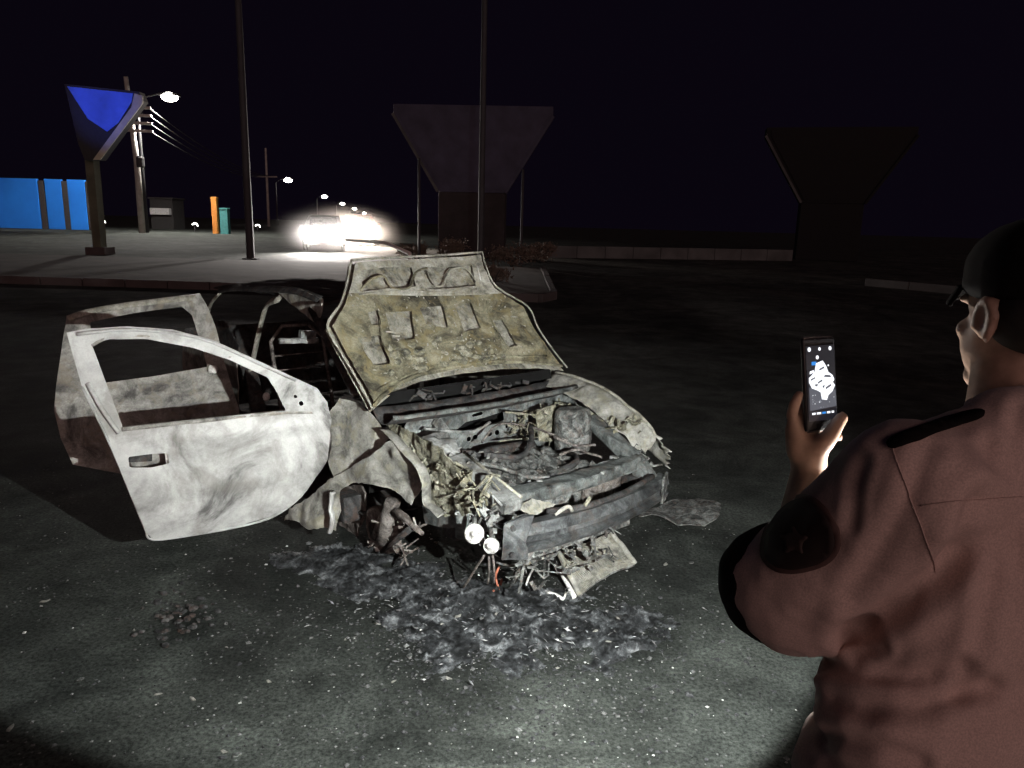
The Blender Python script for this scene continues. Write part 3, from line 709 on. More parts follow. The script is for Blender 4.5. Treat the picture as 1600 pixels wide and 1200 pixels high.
# seats reduced to wire, steering tube
for u in (-.36, .36):
    fr = MB().tube([(u - .2, 2.45, .35), (u - .2, 2.62, .95), (u - .1, 2.65, 1.05), (u + .1, 2.65, 1.05), (u + .2, 2.62, .95), (u + .2, 2.45, .35), (u + .2, 1.95, .36), (u - .2, 1.95, .36), (u - .2, 2.45, .35)], .014, 6)
    for k in range(5): fr.tube([(u - .2, 2.47 + .03 * k, .45 + .1 * k), (u + .2, 2.47 + .03 * k, .45 + .1 * k)], .005, 5)
    fr.build('seat_frame', M['rusty'], car, smooth=True)
vp = Plane((0, 1.75, 0), (1, 0, 0), (0, 0, 1))
MB().tube([vp.px(436, 533), vp.px(470, 532), vp.px(496, 533)], .020, 8).build('dash_tube', M['lilac'], car, rough=(.006, 30), sub=1, smooth=True)
MB().beam(vp.px(468, 522), vp.px(492, 524), .04, .05).build('steering_bracket', M['steel'], car, bevel=.006)

# ---- right front wing
def rf_fn(i, j):                    # i along from hinge to nose, j across from inner flange to lower edge
    A = [(.58, 1.02, .80), (.58, .6, .72), (.60, .22, .56)]; B = [(.73, 1.05, .845), (.755, .6, .80), (.705, .16, .625)]; C_ = [(.80, 1.06, .70), (.83, .6, .66), (.78, .12, .52)]; D_ = [(.80, 1.06, .42), (.84, .62, .53), (.80, .14, .42)]
    def q(L): return V(L[0]) * (1 - i) * (1 - 2 * i) + V(L[1]) * 4 * i * (1 - i) + V(L[2]) * i * (2 * i - 1)
    L = [q(A), q(B), q(C_), q(D_)]; t = j * 3; k = min(int(t), 2); p = L[k].lerp(L[k + 1], t - k)
    r = .022 if j < .3 else .006
    p += V((fb(p, 9, 3, 1), fb(p, 9, 3, 2), fb(p, 9, 3, 3))) * r
    if i > .96: p.y += .05 * fb(p, 40, 2, 6); p.z -= .02 * abs(fb(p, 40, 2, 8))
    return p
rf = MB().grid(rf_fn, 40, 18).build('right_wing', M['fender'], car, smooth=True, thick=.005)
MB().tube([rf_fn(t / 20, 1 / 3) + V((0, 0, .004)) for t in range(21)], .010, 7, flat=.6).build('edge_fold', M['hood_pale'], rf, smooth=True)
sheet('torn_lip', Plane((.70, .14, 0), (1, 0, 0), (0, .2, 1)), [(1000, 690), (1026, 684), (1018, 700), (1008, 706), (994, 700)], [], .004, .02, lambda a, b: .01 * fb((a, b, 2), 20), M['hood_pale'], rf, jag=.004)
# inner apron debris on the right
def junk(name, n, c, ext, mat, parent, r=(.004, .012), L=(.05, .18), seed=1, plates=0):
    rnd = random.Random(seed); mb = MB(); c = V(c); ext = V(ext)
    for _ in range(n):
        p = c + V((rnd.uniform(-1, 1) * ext.x, rnd.uniform(-1, 1) * ext.y, rnd.uniform(-1, 1) * ext.z)); l = rnd.uniform(*L)
        d = V((rnd.gauss(0, 1), rnd.gauss(0, 1), rnd.gauss(0, .6))).normalized(); b = V((rnd.gauss(0, 1), rnd.gauss(0, 1), rnd.gauss(0, 1))) * l * .25
        mb.tube([p - d * l / 2, p + b, p + d * l / 2], rnd.uniform(*r) * .6, 5)
    for _ in range(plates * 2):
        p = c + V((rnd.uniform(-1, 1) * ext.x, rnd.uniform(-1, 1) * ext.y, rnd.uniform(-1, 1) * ext.z)); s = rnd.uniform(.008, .03)
        Mx = Matrix.Rotation(rnd.uniform(0, 6), 3, 'X') @ Matrix.Rotation(rnd.uniform(0, 6), 3, 'Z'); mb.box(p, (s * 2, s, s * .25), M=Mx)
    o = mb.build(name, mat, parent, rough=(.003, 45), smooth=False); o['kind'] = 'stuff'; return o
junk('apron_debris', 26, (.62, .6, .66), (.08, .35, .05), M['olive'], car, (.006, .016), (.04, .12), 3, 26)

# ---- left front wing, crumpled
lp = Plane((-.79, 0, 0), (0, 1, 0), (0, 0, 1))
lp1 = Plane((-.77, .75, 0), (-.34, 1, 0), (.2, 0, 1))
lw = sheet('left_wing', lp1, [(512, 648), (530, 622), (548, 628), (578, 644), (594, 662), (608, 684), (580, 712), (548, 734), (522, 748), (512, 720), (520, 700), (516, 672)], [], .004, .022,
      lambda a, b: .03 * fb((a, b, 21), 4) + .008 * fb((a, b, 1), 14), M['fender'], car)
def crumple(a, b): return .045 * fb((a, b, 31), 3.2) + .016 * fb((a * .6, b, 33), 12) - .02
lp2 = Plane((-.79, .62, 0), (-.27, 1, 0), (.12, 0, 1))
sheet('crumpled_sheet', lp2, [(606, 688), (622, 698), (640, 722), (653, 752), (648, 772), (641, 790), (618, 776), (590, 760), (560, 755), (538, 758), (524, 768), (524, 800), (521, 830), (506, 824), (482, 828), (460, 812), (438, 814), (452, 795), (478, 778), (505, 752), (540, 733), (575, 712)], [], .004, .02, crumple, M['fender'], lw, jag=.004)
MB().tube(smooth_path([lp2.px(x, y, .02) for x, y in [(524, 768), (520, 790), (524, 812), (519, 830)]]), .024, 7, flat=.6).build('curled_edge', M['door'], lw, rough=(.008, 20), smooth=True)
ip2 = Plane((-.70, 0, 0), (0, 1, 0), (0, 0, 1))
def arch(name, pts, w, mat, pl):
    P = smooth_path([pl.px(x, y) for x, y in pts]); m = MB(); vs = []; fs = []
    for k, p in enumerate(P): vs += [p + V((-w / 2, 0, .006 * math.sin(k))), p + V((w / 2, .01, -.004 * math.sin(k * 2)))]
    fs = [(2 * k, 2 * k + 1, 2 * k + 3, 2 * k + 2) for k in range(len(P) - 1)]
    m.add(vs, fs); return m.build(name, mat, car, smooth=True, thick=.004, )
arch('arch_flange', [(600, 668), (632, 700), (656, 728), (667, 752), (668, 780), (678, 794), (692, 804)], .06, M['fender'], ip2)
apr = Plane((-.62, 0, 0), (0, 1, .0), (0, 0, 1))
sheet('left_apron', apr, [(592, 655), (630, 668), (690, 700), (712, 730), (730, 765), (735, 800), (715, 812), (690, 806), (672, 780), (664, 745), (640, 705)], [], .006, .018, lambda a, b: .016 * fb((a, b, 41), 9) + .014 * fb((a, b, 43), 28), M['olive'], car, jag=.004)
junk('apron_debris', 40, (-.60, .40, .58), (.05, .3, .07), M['olive'], car, (.005, .013), (.04, .14), 5, 30)
sheet('lower_apron', Plane((-.60, 0, 0), (0, 1, 0), (0, 0, 1)), [(660, 790), (700, 800), (722, 800), (724, 822), (700, 826), (664, 818)], [], .01, .03, lambda a, b: .01 * fb((a, b, 4), 10), M['steel'], car)
# suspension and brake
hubc = V((-.66, .93, .14))
dk = MB().lathe(hubc, (1, .15, .1), [(.03, -.03), (.13, -.03), (.14, -.02), (.14, .0), (.07, .005), (.06, .06), (.03, .07)], 28).build('brake_disc', M['rusty'], car, rough=(.004, 20))
MB().tube([dkp for dkp in (hubc + V((-.02, 0, 0)), hubc + V((-.07, 0, 0)))], .05, 12).build('hub', M['dark'], dk, smooth=True)
sq = Plane((-.72, 0, 0), (0, 1, 0), (0, 0, 1))
MB().tube([sq.px(614, 783), sq.px(608, 805), sq.px(598, 846)], [.040, .042, .036], 12).build('strut', M['rusty'], car, rough=(.006, 25), sub=1, smooth=True)
MB().tube([sq.px(600, 800), sq.px(586, 838)], .022, 10).build('strut', M['rusty'], car, smooth=True)
MB().tube([sq.px(612, 796), sq.px(632, 808), sq.px(660, 834)], [.03, .022, .012], 9).build('track_rod', M['rusty'], car, smooth=True)
MB().tube([sq.px(644, 824), sq.px(616, 846), sq.px(596, 862)], [.018, .016, .012], 8).build('track_rod', M['dark'], car, smooth=True)
MB().tube([sq.px(646, 808), sq.px(652, 832)], .007, 6).build('track_rod', M['fender'], car, smooth=True)
sheet('hub_shield', Plane((-.68, 0, 0), (0, 1, 0), (0, 0, 1)), [(526, 762), (560, 757), (572, 772), (566, 815), (556, 842), (536, 828), (524, 810)], [], .012, .025, lambda a, b: .02 * fb((a, b, 51), 9), M['rusty'], car, jag=.006)
junk('suspension_debris', 18, (-.66, .8, .16), (.06, .16, .1), M['rusty'], car, (.006, .016), (.05, .16), 8, 8)
# drive shaft and subframe hidden behind
MB().beam((-.5, .55, .22), (.5, .55, .22), .12, .10).build('subframe', M['dark'], car, bevel=.02)

# ---- firewall, cowl and engine bay
fwp = Plane((0, .93, 0), (1, 0, 0), (0, 0, 1))
def circ(x, y, r, n=8): return [(x + r * math.cos(2 * math.pi * k / n), y + r * 1.05 * math.sin(2 * math.pi * k / n)) for k in range(n)]
sheet('firewall', fwp, [(640, 652), (700, 650), (790, 632), (872, 606), (900, 600), (915, 690), (860, 705), (800, 700), (712, 716), (640, 745), (620, 690)],
      [[(708, 676), (728, 660), (758, 652), (786, 643), (788, 657), (760, 665), (735, 671)], circ(733, 686, 4), circ(743, 683, 4), circ(766, 678, 4), circ(777, 676, 4), circ(792, 667, 2.2), circ(813, 661, 2.6), [(737, 648), (754, 643), (755, 648), (739, 652)]],
      .006, .03, lambda a, b: .006 * fb((a, b, 61), 8), M['steel'], car)
MB().grid(lambda i, j: V((-.66 + 1.34 * i, 1.10, .30 + .5 * j)), 4, 4).build('firewall_back', M['void'], car, thick=.01)  # black backing sheet for the shade behind the firewall openings
MB().tube(smooth_path([fwp.px(x, y, .02) for x, y in [(801, 648), (803, 662), (808, 676), (815, 686)]]), .020, 8, flat=.6).build('tunnel_rib', M['steel'], car, smooth=True)
MB().tube(smooth_path([fwp.px(x, y, .02) for x, y in [(810, 648), (812, 660), (817, 674), (824, 684)]]), .008, 8).build('tunnel_rib', M['dark'], car, smooth=True)
MB().beam(fwp.px(676, 655, .03), fwp.px(694, 678, .03), .03, .06).build('white_bracket', M['lilac'], car, bevel=.004)
def cowl_fn(i, j):
    u = -.68 + 1.36 * i; bow = .10 * (1 - (2 * i - 1) ** 2)
    v = .80 - bow * .6 + .22 * j; z = .80 - .06 * math.sin(j * math.pi) + .01 * j + .006 * fb((u * 3, v * 9, 0), 3)
    return V((u, v, z))
MB().grid(cowl_fn, 40, 10).build('cowl', M['dark'], car, smooth=True, thick=.006)
MB().tube([cowl_fn(t / 20, 0) + V((0, -.004, .004)) for t in range(21)], .015, 8, flat=.7).build('cowl_lip', M['steel'], car, smooth=True, rough=(.005, 14))
MB().grid(lambda i, j: V((-.66 + 1.32 * i, 1.02 + .02 * j, .82 + .06 * j)), 6, 2).build('cowl_back', M['void'], car, thick=.01)  # black sheet standing in for the shade inside the cowl slot
junk('cowl_debris', 14, (-.1, 1.0, .84), (.5, .03, .02), M['dark'], car, (.004, .012), (.04, .14), 18, 6)
# engine block: an ash-covered casting with ribs
eb = MB(); eb.box((-.06, .50, .36), (.62, .52, .30)); eng = eb.build('engine_block', M['engine'], car, sub=22, rough=(.030, 9), smooth=True)
MB().box((.30, .42, .30), (.26, .4, .2)).build('gearbox', M['rusty'], car, sub=14, rough=(.03, 10), smooth=True)
MB().tube([(-.36, .66, .53), (-.1, .70, .545), (.22, .70, .53)], .028, 8).build('manifold', M['dark'], eng, smooth=True, rough=(.01, 18), sub=1)
junk('engine_debris', 46, (-.04, .5, .512), (.32, .26, .012), M['engine'], eng, (.003, .008), (.03, .12), 11, 24)
junk('engine_debris', 30, (-.42, .62, .56), (.14, .22, .08), M['lilac'], eng, (.006, .018), (.05, .16), 12, 26)
junk('engine_debris', 20, (.30, .82, .62), (.14, .08, .08), M['olive'], eng, (.004, .010), (.05, .16), 13, 18)
# ancillaries packed round the block
MB().lathe((-.30, .24, .45), (1, .1, 0), [(.02, -.01), (.055, 0), (.062, .02), (.062, .10), (.055, .13), (.03, .14)], 18).build('alternator', M['engine'], car, smooth=True, rough=(.005, 30))
MB().lathe((-.20, .24, .45), (1, .1, 0), [(.035, 0), (.04, .01), (.032, .02), (.04, .03), (.035, .04)], 18).build('pulley', M['rusty'], car)
MB().box((.33, .26, .42), (.20, .16, .10)).build('battery_tray', M['rusty'], car, sub=6, rough=(.014, 14), smooth=True)
for pts, r, mt in (([(-.38, .70, .60), (-.22, .55, .58), (-.05, .50, .555), (.12, .60, .60), (.26, .78, .62)], .016, 'dark'), ([(.0, .30, .50), (.12, .26, .54), (.24, .36, .53), (.34, .52, .50)], .019, 'dark'),
                   ([(-.42, .46, .60), (-.30, .40, .57), (-.20, .30, .53), (-.10, .22, .52)], .011, 'engine'), ([(-.15, .72, .60), (.0, .78, .66), (.16, .80, .64), (.30, .70, .60), (.36, .55, .56)], .006, 'rusty'),
                   ([(-.45, .85, .70), (-.30, .86, .66), (-.12, .84, .63), (.02, .86, .66)], .009, 'lilac'), ([(.20, .45, .53), (.28, .40, .56), (.38, .42, .52), (.44, .34, .50)], .008, 'rusty'), ([(.30, .60, .58), (.36, .48, .55), (.46, .42, .55)], .007, 'rusty')):
    MB().tube(smooth_path([V(p) for p in pts]), r, 8).build('hose', M[mt], car, smooth=True, rough=(.004, 30))
rb = MB()
for k in range(6): rb.beam((-.30 + k * .085, .30, .515), (-.28 + k * .085, .66, .525), .016, .03)
rb.build('casting_ribs', M['engine'], eng, rough=(.006, 24), sub=2)
# brake servo drum / strut turret
MB().lathe((.46, .60, .46), (0, .05, 1), [(.09, 0), (.105, .02), (.112, .07), (.110, .075), (.116, .08), (.116, .22), (.10, .265), (.05, .275), (.0, .27)], 28).build('strut_turret', M['engine'], car, smooth=True, rough=(.006, 20), sub=1)
sheet('turret_plate', Plane((.30, .72, 0), (1, .0, 0), (0, 0, 1)), [(838, 640), (868, 632), (870, 690), (842, 690)], [circ(853, 650, 4)], .006, .02, lambda a, b: .015 * fb((a, b, 71), 14), M['olive'], car, jag=.003)
# wires in the bay
wv = Plane((.2, .74, 0), (1, 0, 0), (0, 0, 1))
for pts, r in (([(790, 644), (820, 647), (850, 649), (874, 651)], .007), ([(866, 640), (864, 660), (860, 682), (857, 702)], .005), ([(826, 660), (824, 672), (828, 678), (832, 694)], .004), ([(826, 660), (838, 664), (850, 660), (858, 664), (858, 674), (836, 684), (800, 687), (780, 690)], .004)):
    MB().tube(smooth_path([wv.px(*p) for p in pts]), r, 6).build('wire', M['olive'], car, smooth=True)

# ---- front panel: tie bar, cross plate, bumper beam
lm = MB(); lm.beam((-.50, .52, .615), (-.505, .03, .515), .13, .07, w2=.11, h2=.06); tb = lm.build('left_tie_bar', M['lilac'], car, bevel=.012, sub=3, rough=(.006, 12))
MB().tube([(-.445, .50, .652), (-.45, .04, .548)], .008, 6).build('weld_seam', M['hood_pale'], tb, smooth=True)
MB().beam((-.50, .56, .62), (-.46, .74, .66), .14, .08).build('tie_bar_bracket', M['lilac'], car, bevel=.012, sub=3, rough=(.016, 14))
cpm = MB()
prof = [(.17, .48), (.17, .525), (.165, .53), (.12, .535), (.06, .53), (.053, .525), (.048, .475), (.052, .47), (.07, .465)]
def cp_fn(i, j):
    u = -.5 + 1.06 * i; t = j * (len(prof) - 1); k = min(int(t), len(prof) - 2); f = t - k
    y = prof[k][0] * (1 - f) + prof[k + 1][0] * f; z = prof[k][1] * (1 - f) + prof[k + 1][1] * f
    return V((u, y + .03 + .05 * (abs(u) / .5) ** 2 + .004 * fb((u * 3, j * 4, 0), 3), z + .006 * fb((u * 2, j * 3, 5), 3)))
cpo = MB().grid(cp_fn, 50, 32).build('cross_panel', M['steel'], car, smooth=True, thick=.008)
def cp_mark(u, j, s):
    p = cp_fn((u + .5) / 1.06, j); MB().box(p, (s, s * .5, s * .4), rz=random.uniform(0, 3)).build('bracket', M['lilac'], cpo, bevel=.003)
for u, j, s in ((-.2, .3, .03), (.18, .5, .04), (.3, .5, .03), (.42, .2, .05)): cp_mark(u, j, s)
sheet('paint_remnant', Plane((0, .07, .50), (1, 0, 0), (0, .5, .9)), [(800, 790), (830, 780), (866, 788), (858, 798), (826, 806)], [], .004, .02, lambda a, b: .012, M['fender'], cpo, jag=.004)
MB().beam((.565, .56, .66), (.545, .20, .51), .10, .06, w2=.12).build('right_tie_bar', M['steel'], car, bevel=.015, sub=3, rough=(.008, 10))
MB().beam((.55, .20, .51), (.56, .08, .40), .12, .06).build('right_tie_bar', M['steel'], car, bevel=.015, sub=3, rough=(.008, 10))
MB().tube(smooth_path([V((-.34, -.02, .47)), V((-.1, -.05, .45)), V((.2, -.045, .455)), (V((.48, .0, .47)))]), .016, 8).build('grille_rail', M['dark'], car, smooth=True)
MB().tube(smooth_path([V((-.30, -.035, .45)), V((-.24, -.06, .485)), V((-.20, -.05, .45))]), .010, 7).build('hose_loop', M['fender'], car, smooth=True)
MB().tube(smooth_path([V((-.12, -.06, .46)), V((-.10, -.07, .50)), V((-.09, -.05, .47))]), .010, 7).build('hose_loop', M['olive'], car, smooth=True)
bprof = [(.06, .085), (0, .085), (-.012, .06), (-.02, .03), (.012, .02), (.012, -.02), (-.02, -.03), (-.012, -.06), (0, -.075), (.06, -.075)]
def bm_fn(i, j):
    u = -.58 + 1.25 * i; t = j * (len(bprof) - 1); k = min(int(t), len(bprof) - 2); f = t - k
    y = bprof[k][0] * (1 - f) + bprof[k + 1][0] * f; z = bprof[k][1] * (1 - f) + bprof[k + 1][1] * f
    return V((u, y - .055 + .075 * (u / .58) ** 2, .352 + z * (.92 - .08 * i) + .004 * fb((u * 3, j * 3, 2), 2)))
bmo = MB().grid(bm_fn, 48, 27).build('bumper_beam', M['beam'], car, smooth=False, thick=.006)
for s in (-1, 1):
    MB().beam((s * .5, .45, .36), (s * .52, .10, .37), .08, .12).build('crash_box', M['dark'], bmo, bevel=.012)
e = MB(); pp = [(-.60, .01, .29), (-.60, -.0, .47), (-.52, -.045, .505), (-.47, -.06, .50), (-.50, -.06, .42), (-.52, -.06, .38), (-.50, -.06, .34), (-.50, -.06, .29)]
e.add([V(p) + V((0, -.012, 0)) for p in pp], [tuple(range(8))]); ep = e.build('end_plate', M['beam'], bmo, thick=.014)
for z in (.32, .45):
    MB().lathe((-.565, -.035, z), (-.5, -.85, 0), [(.014, 0), (.014, .01), (.004, .012)], 8).build('bolt', M['dark'], ep)
rp = MB(); rp.add([V(p) for p in [(.58, -.005, .43), (.65, .025, .455), (.70, .06, .43), (.70, .06, .34), (.65, .025, .29), (.58, -.005, .285)]], [tuple(range(6))]); rp.build('end_plate', M['engine'], bmo, thick=.012)
# lamp corner debris and horns on the left
junk('lamp_corner_debris', 34, (-.55, .20, .42), (.05, .14, .09), M['lilac'], car, (.005, .014), (.05, .15), 21, 20)
junk('lamp_corner_debris', 16, (.60, .22, .46), (.06, .1, .06), M['engine'], car, (.005, .012), (.05, .12), 22, 14)
MB().tube([(-.60, .30, .44), (-.60, .30, .30)], .035, 10).build('canister', M['steel'], car, smooth=True)
for (x, y, z, r, s) in ((741, 834, .42, .046, 1), (767, 853, .40, .036, 0)):
    p = CI @ atz(x, y, z); ax = (CI @ EYE - p).normalized() + (V((-.3, -.2, .1)) if s else V((-.5, .2, 0)))
    hn = MB().lathe(p, ax, [(.01, -.03), (r * .9, -.022), (r, -.01), (r, .004), (r * .82, .012), (r * .78, .008), (r * .5, .016), (r * .32, .017), (r * .3, .026), (r * .1, .028), (.0, .028)], 24).build('horn', M['horn'], car, smooth=True)
    MB().tube([p - ax.normalized() * .03, p + V((.06, .08, .04))], .012, 7).build('horn_bracket', M['engine'], hn, smooth=True)
for pts in ([(757, 868, .28), (745, 885, .2), (733, 905, .12), (724, 918, .03)], [(764, 870, .28), (764, 895, .15), (762, 912, .05)], [(770, 868, .28), (772, 890, .18), (772, 912, .05)]):
    MB().tube(smooth_path([CI @ atz(*p) for p in pts]), .006, 6).build('hanging_wire', M['rusty'], car, smooth=True)
for pts in ([(781, 884, .14), (775, 898, .10), (778, 916, .05), (784, 940, .008)], [(772, 922, .05), (765, 930, .02), (758, 934, .008)], [(784, 905, .06), (778, 925, .03), (768, 936, .008)]):
    MB().tube(smooth_path([CI @ atz(*p) for p in pts]), .006, 6).build('copper_strand', M['copper'], car, smooth=True)
junk('under_bumper_debris', 46, (-.2, .03, .20), (.34, .1, .10), M['engine'], car, (.004, .012), (.05, .2), 31, 22)
MB().beam((-.45, .02, .26), (.30, .02, .25), .05, .04).build('lower_rail', M['engine'], car, rough=(.01, 14), sub=4)

# ================================================================== THINGS ON THE GROUND
# radiator fallen on the road: bent matrix of fins between two header strips
def radiator():
    c = [atz(905, 932, .012), atz(992, 884, .03), atz(955, 834, .13), atz(872, 866, .15)]
    base = (c[0] + c[2]) / 2; base.z = 0; root = empty('fallen_radiator', base); tag(root, 'bent radiator core lying under the bumper beam', 'radiator')
    def f(i, j):
        p = c[0].lerp(c[1], i).lerp(c[3].lerp(c[2], i), j) - base; p.z += .03 * math.sin(i * 3.1) * (1 - j) + .012 * fb((i * 3, j * 3, 1), 1); p.z = max(p.z, .004); return p
    MB().grid(f, 24, 18).build('core', M['engine'], root, smooth=True, thick=.01)
    fins = MB()
    for k in range(40):
        j = (k + .5) / 40; P = [f(i / 14, j) + V((0, 0, .006)) for i in range(15)]; fins.tube(P, .0018, 4)
    o = fins.build('fins', M['hood_pale'], root); o['kind'] = 'stuff'
    st = MB()
    for side in (0, 1):
        a = [f(side, t / 10) + V((0, 0, .01)) for t in range(11)]
        MB().tube(a, .016, 6, flat=.5).build('header_strip', M['fender'], root, smooth=True)
    return root
radiator()
shard_mat = M['white_ash']
def rod(pts, r, label, mat, name='burnt_strip', flat=.5):
    P = [atz(x, y, z) for x, y, z in pts]; b = V((P[0].x, P[0].y, 0)); o = MB().tube(smooth_path([p - b for p in P], 3), r, 6, flat=flat).build(name, mat, smooth=True)
    o.location = b; tag(o, label, 'debris', 'pale burnt strips under the bumper')
rod([(866, 874, .07), (880, 900, .05), (898, 934, .012)], .013, 'long white strip leaning on the left edge of the radiator', shard_mat)
rod([(876, 884, .07), (890, 905, .045), (902, 930, .014)], .009, 'thin pale strip beside the radiator, right of the long white strip', M['hood_pale'])
rod([(855, 925, .012), (870, 930, .012), (880, 936, .010), (884, 926, .012)], .009, 'small bent white strip in front of the radiator', shard_mat)
rod([(788, 928, .010), (800, 938, .010), (812, 948, .010)], .008, 'short white strip on the ash right of the copper strands', shard_mat)
rod([(808, 892, .03), (826, 880, .05), (866, 866, .07)], .008, 'pale strip lying just below the left half of the bumper beam', M['hood_pale'])
rod([(822, 915, .010), (826, 902, .03), (834, 888, .05)], .009, 'upright white sliver left of the radiator', shard_mat)
rod([(900, 868, .08), (916, 864, .08), (932, 856, .09)], .015, 'curved white plastic remnant on top of the radiator', shard_mat)
rod([(586, 858, .015), (597, 856, .015)], .016, 'small white lump below the broken suspension strut', shard_mat)
# flattened sheet to the right of the nose
def flat_sheet():
    pl = Plane((0, 0, .05), (1, 0, 0), (0, 1, 0), Matrix.Identity(4))
    b = pl.px(1060, 800); b.z = 0
    o = sheet('fallen_metal_sheet', pl, [(992, 792), (1040, 782), (1090, 778), (1126, 790), (1124, 806), (1100, 815), (1050, 812), (1000, 806)], [], .006, .035, lambda a, q: .06 * fb((a, q, 81), 3) - .01, M['engine'], None, jag=.008)
    tag(o, 'crumpled grey metal sheet on the road right of the bumper', 'debris')
flat_sheet()
# ash spread on the road
def ash():
    pl = Plane((0, 0, 0), (1, 0, 0), (0, 1, 0), Matrix.Identity(4))
    poly = chaikin([pl.ab(*p) for p in [(400, 870), (470, 845), (560, 848), (640, 862), (700, 885), (760, 898), (840, 920), (920, 935), (1000, 930), (1080, 970), (1085, 1005), (980, 1030), (880, 1060), (740, 1065), (640, 1020), (560, 940), (470, 905)]], 2)
    x0 = min(p[0] for p in poly); x1 = max(p[0] for p in poly); y0 = min(p[1] for p in poly); y1 = max(p[1] for p in poly)
    st = .008; nx = int((x1 - x0) / st) + 12; ny = int((y1 - y0) / st) + 12; hm = {}
    mb = MB(); cen = [V(p) for p in poly]
    def edge(p):
        d = min((V(p) - V(q)).length for q in poly[::2]); return d if inside(p, poly) else -d
    vs = []
    for j in range(ny):
        for i in range(nx):
            x = x0 - 6 * st + i * st; y = y0 - 6 * st + j * st; e = edge((x, y)); e += .20 * fb((x, y, 0), 4, 5, 9) - .04; k = min(max((e + .05) / .22, 0), 1)
            h = k * (.008 + .020 * max(0, fb((x, y, 0), 9, 5, 1)) + .022 * abs(fb((x, y, 0), 42, 3, 2))) - (1 - k) * .01
            h += .06 * math.exp(-((x - (-.05)) ** 2 + (y - 3.36) ** 2) / .012) * k
            vs.append(V((x, y, h)))
    mb.add(vs, [(j * nx + i, j * nx + i + 1, (j + 1) * nx + i + 1, (j + 1) * nx + i) for j in range(ny - 1) for i in range(nx - 1)])
    m = burnt('ash_bed', (.25, .26, .27), (.055, .058, .062), (.009, .0095, .010), None, 11, .42, .66, .6, 0, .8, .012)
    o = mb.build('ash', m, smooth=True); tag(o, 'grey ash spread on the road in front of the wreck', kind='stuff')
ash()
# uncountable grit and flakes over the lit road
def grit(name, n, mat, smin, smax, label, seed, dense):
    rnd = random.Random(seed); mb = MB(); k = 0
    while k < n:
        if rnd.random() < dense: x, y = rnd.gauss(-.05, .55), rnd.gauss(3.0, .42)
        else: x, y = rnd.uniform(-3.4, 1.4), 1.7 + 3.6 * rnd.random() ** 1.5
        if noise.noise(V((x * 1.7, y * 1.7, seed))) < rnd.uniform(-.6, .35): continue
        s = rnd.uniform(smin, smax) * (1 if rnd.random() < .88 else 1.9); a = rnd.uniform(0, 6.28); h = s * rnd.uniform(.25, .8); k += 1
        c = V((x, y, .0015)); P = [c + V((math.cos(a + t) * s * rnd.uniform(.5, 1.2), math.sin(a + t) * s * rnd.uniform(.5, 1.2), rnd.uniform(0, h * .3))) for t in (0, 1.5, 3.1, 4.6)] + [c + V((rnd.uniform(-.3, .3) * s, rnd.uniform(-.3, .3) * s, h))]
        mb.add(P, [(0, 1, 4), (1, 2, 4), (2, 3, 4), (3, 0, 4)])
    o = mb.build(name, mat); tag(o, label, kind='stuff')
grit('grit', 3800, burnt('grit_grey', (.22, .22, .21), (.12, .12, .12), (.05, .05, .05), None, 40, .3, .7, .8, 0, .3, 0), .003, .008, 'grey grit strewn over the asphalt', 5, .35)
grit('pale_flakes', 480, plain('flake_pale', (.42, .42, .40), .5, 0, .2), .0025, .006, 'tiny pale flakes strewn over the asphalt', 6, .3)
grit('soot_crumbs', 2600, burnt('soot_crumb', (.10, .10, .105), (.035, .036, .038), (.01, .01, .01), None, 30, .36, .66, .7, 0, .3, 0), .003, .010, 'dark soot crumbs strewn round the front of the wreck', 9, .8)
def shards():
    rnd = random.Random(19); mb = MB()
    for _ in range(330):
        p = atz(rnd.gauss(790, 130), rnd.gauss(975, 36), 0); c = V((p.x, p.y, .012 + .02 * rnd.random())); l = rnd.uniform(.004, .016) * (1.6 if rnd.random() < .08 else 1); a = rnd.gauss(-.35, .7); u = V((math.cos(a), math.sin(a), rnd.gauss(0, .3))); w = V((-u.y, u.x, rnd.gauss(0, .5))) * rnd.uniform(.15, .5)
        mb.add([c - u * l, c + w * l, c + u * l * 1.2, c - w * l * .7, c + V((0, 0, l * .3))], [(0, 1, 4), (1, 2, 4), (2, 3, 4), (3, 0, 4)])
    o = mb.build('shards', burnt('shard_grey', (.38, .38, .38), (.14, .14, .145), (.05, .05, .05), None, 9, .38, .62, .7, 0, .3, 0)); tag(o, 'splintered grey shards lying in the ash', kind='stuff')
shards()
# larger fragments one can count
frag = []
spots = [(700, 940), (735, 955), (716, 972), (752, 975), (775, 968), (690, 985), (742, 1000), (660, 920), (640, 1025), (615, 1065), (605, 1015), (520, 1055), (420, 1065), (303, 1062), (247, 1085), (354, 1012), (182, 968), (70, 940), (125, 1062), (16, 1138), (540, 1000), (547, 975), (700, 1060), (880, 1002), (930, 995), (965, 975), (1020, 890), (1040, 882), (1080, 880), (950, 1012), (870, 1045), (780, 1035), (350, 1175), (370, 1180), (300, 1092), (210, 985), (390, 960), (575, 895), (500, 905), (590, 975)]
fm = []
for k in range(5):
    b = MB(); n = 7; r = .014 + .004 * k
    top = [V((math.cos(t * 6.28 / n) * r * random.uniform(.5, 1.25), math.sin(t * 6.28 / n) * r * random.uniform(.4, 1.0), random.uniform(.004, .012))) for t in range(n)]
    bot = [V((p.x * 1.1, p.y * 1.1, 0)) for p in top]
    b.add(top + bot + [V((0, 0, .014))], [(t, (t + 1) % n, 2 * n) for t in range(n)] + [(t + n, (t + 1) % n + n, (t + 1) % n, t) for t in range(n)] + [tuple(range(n, 2 * n))[::-1]])
    fm.append(b.mesh('burnt_fragment')); fm[-1].materials.append(M['engine'] if k % 2 else M['fender'])
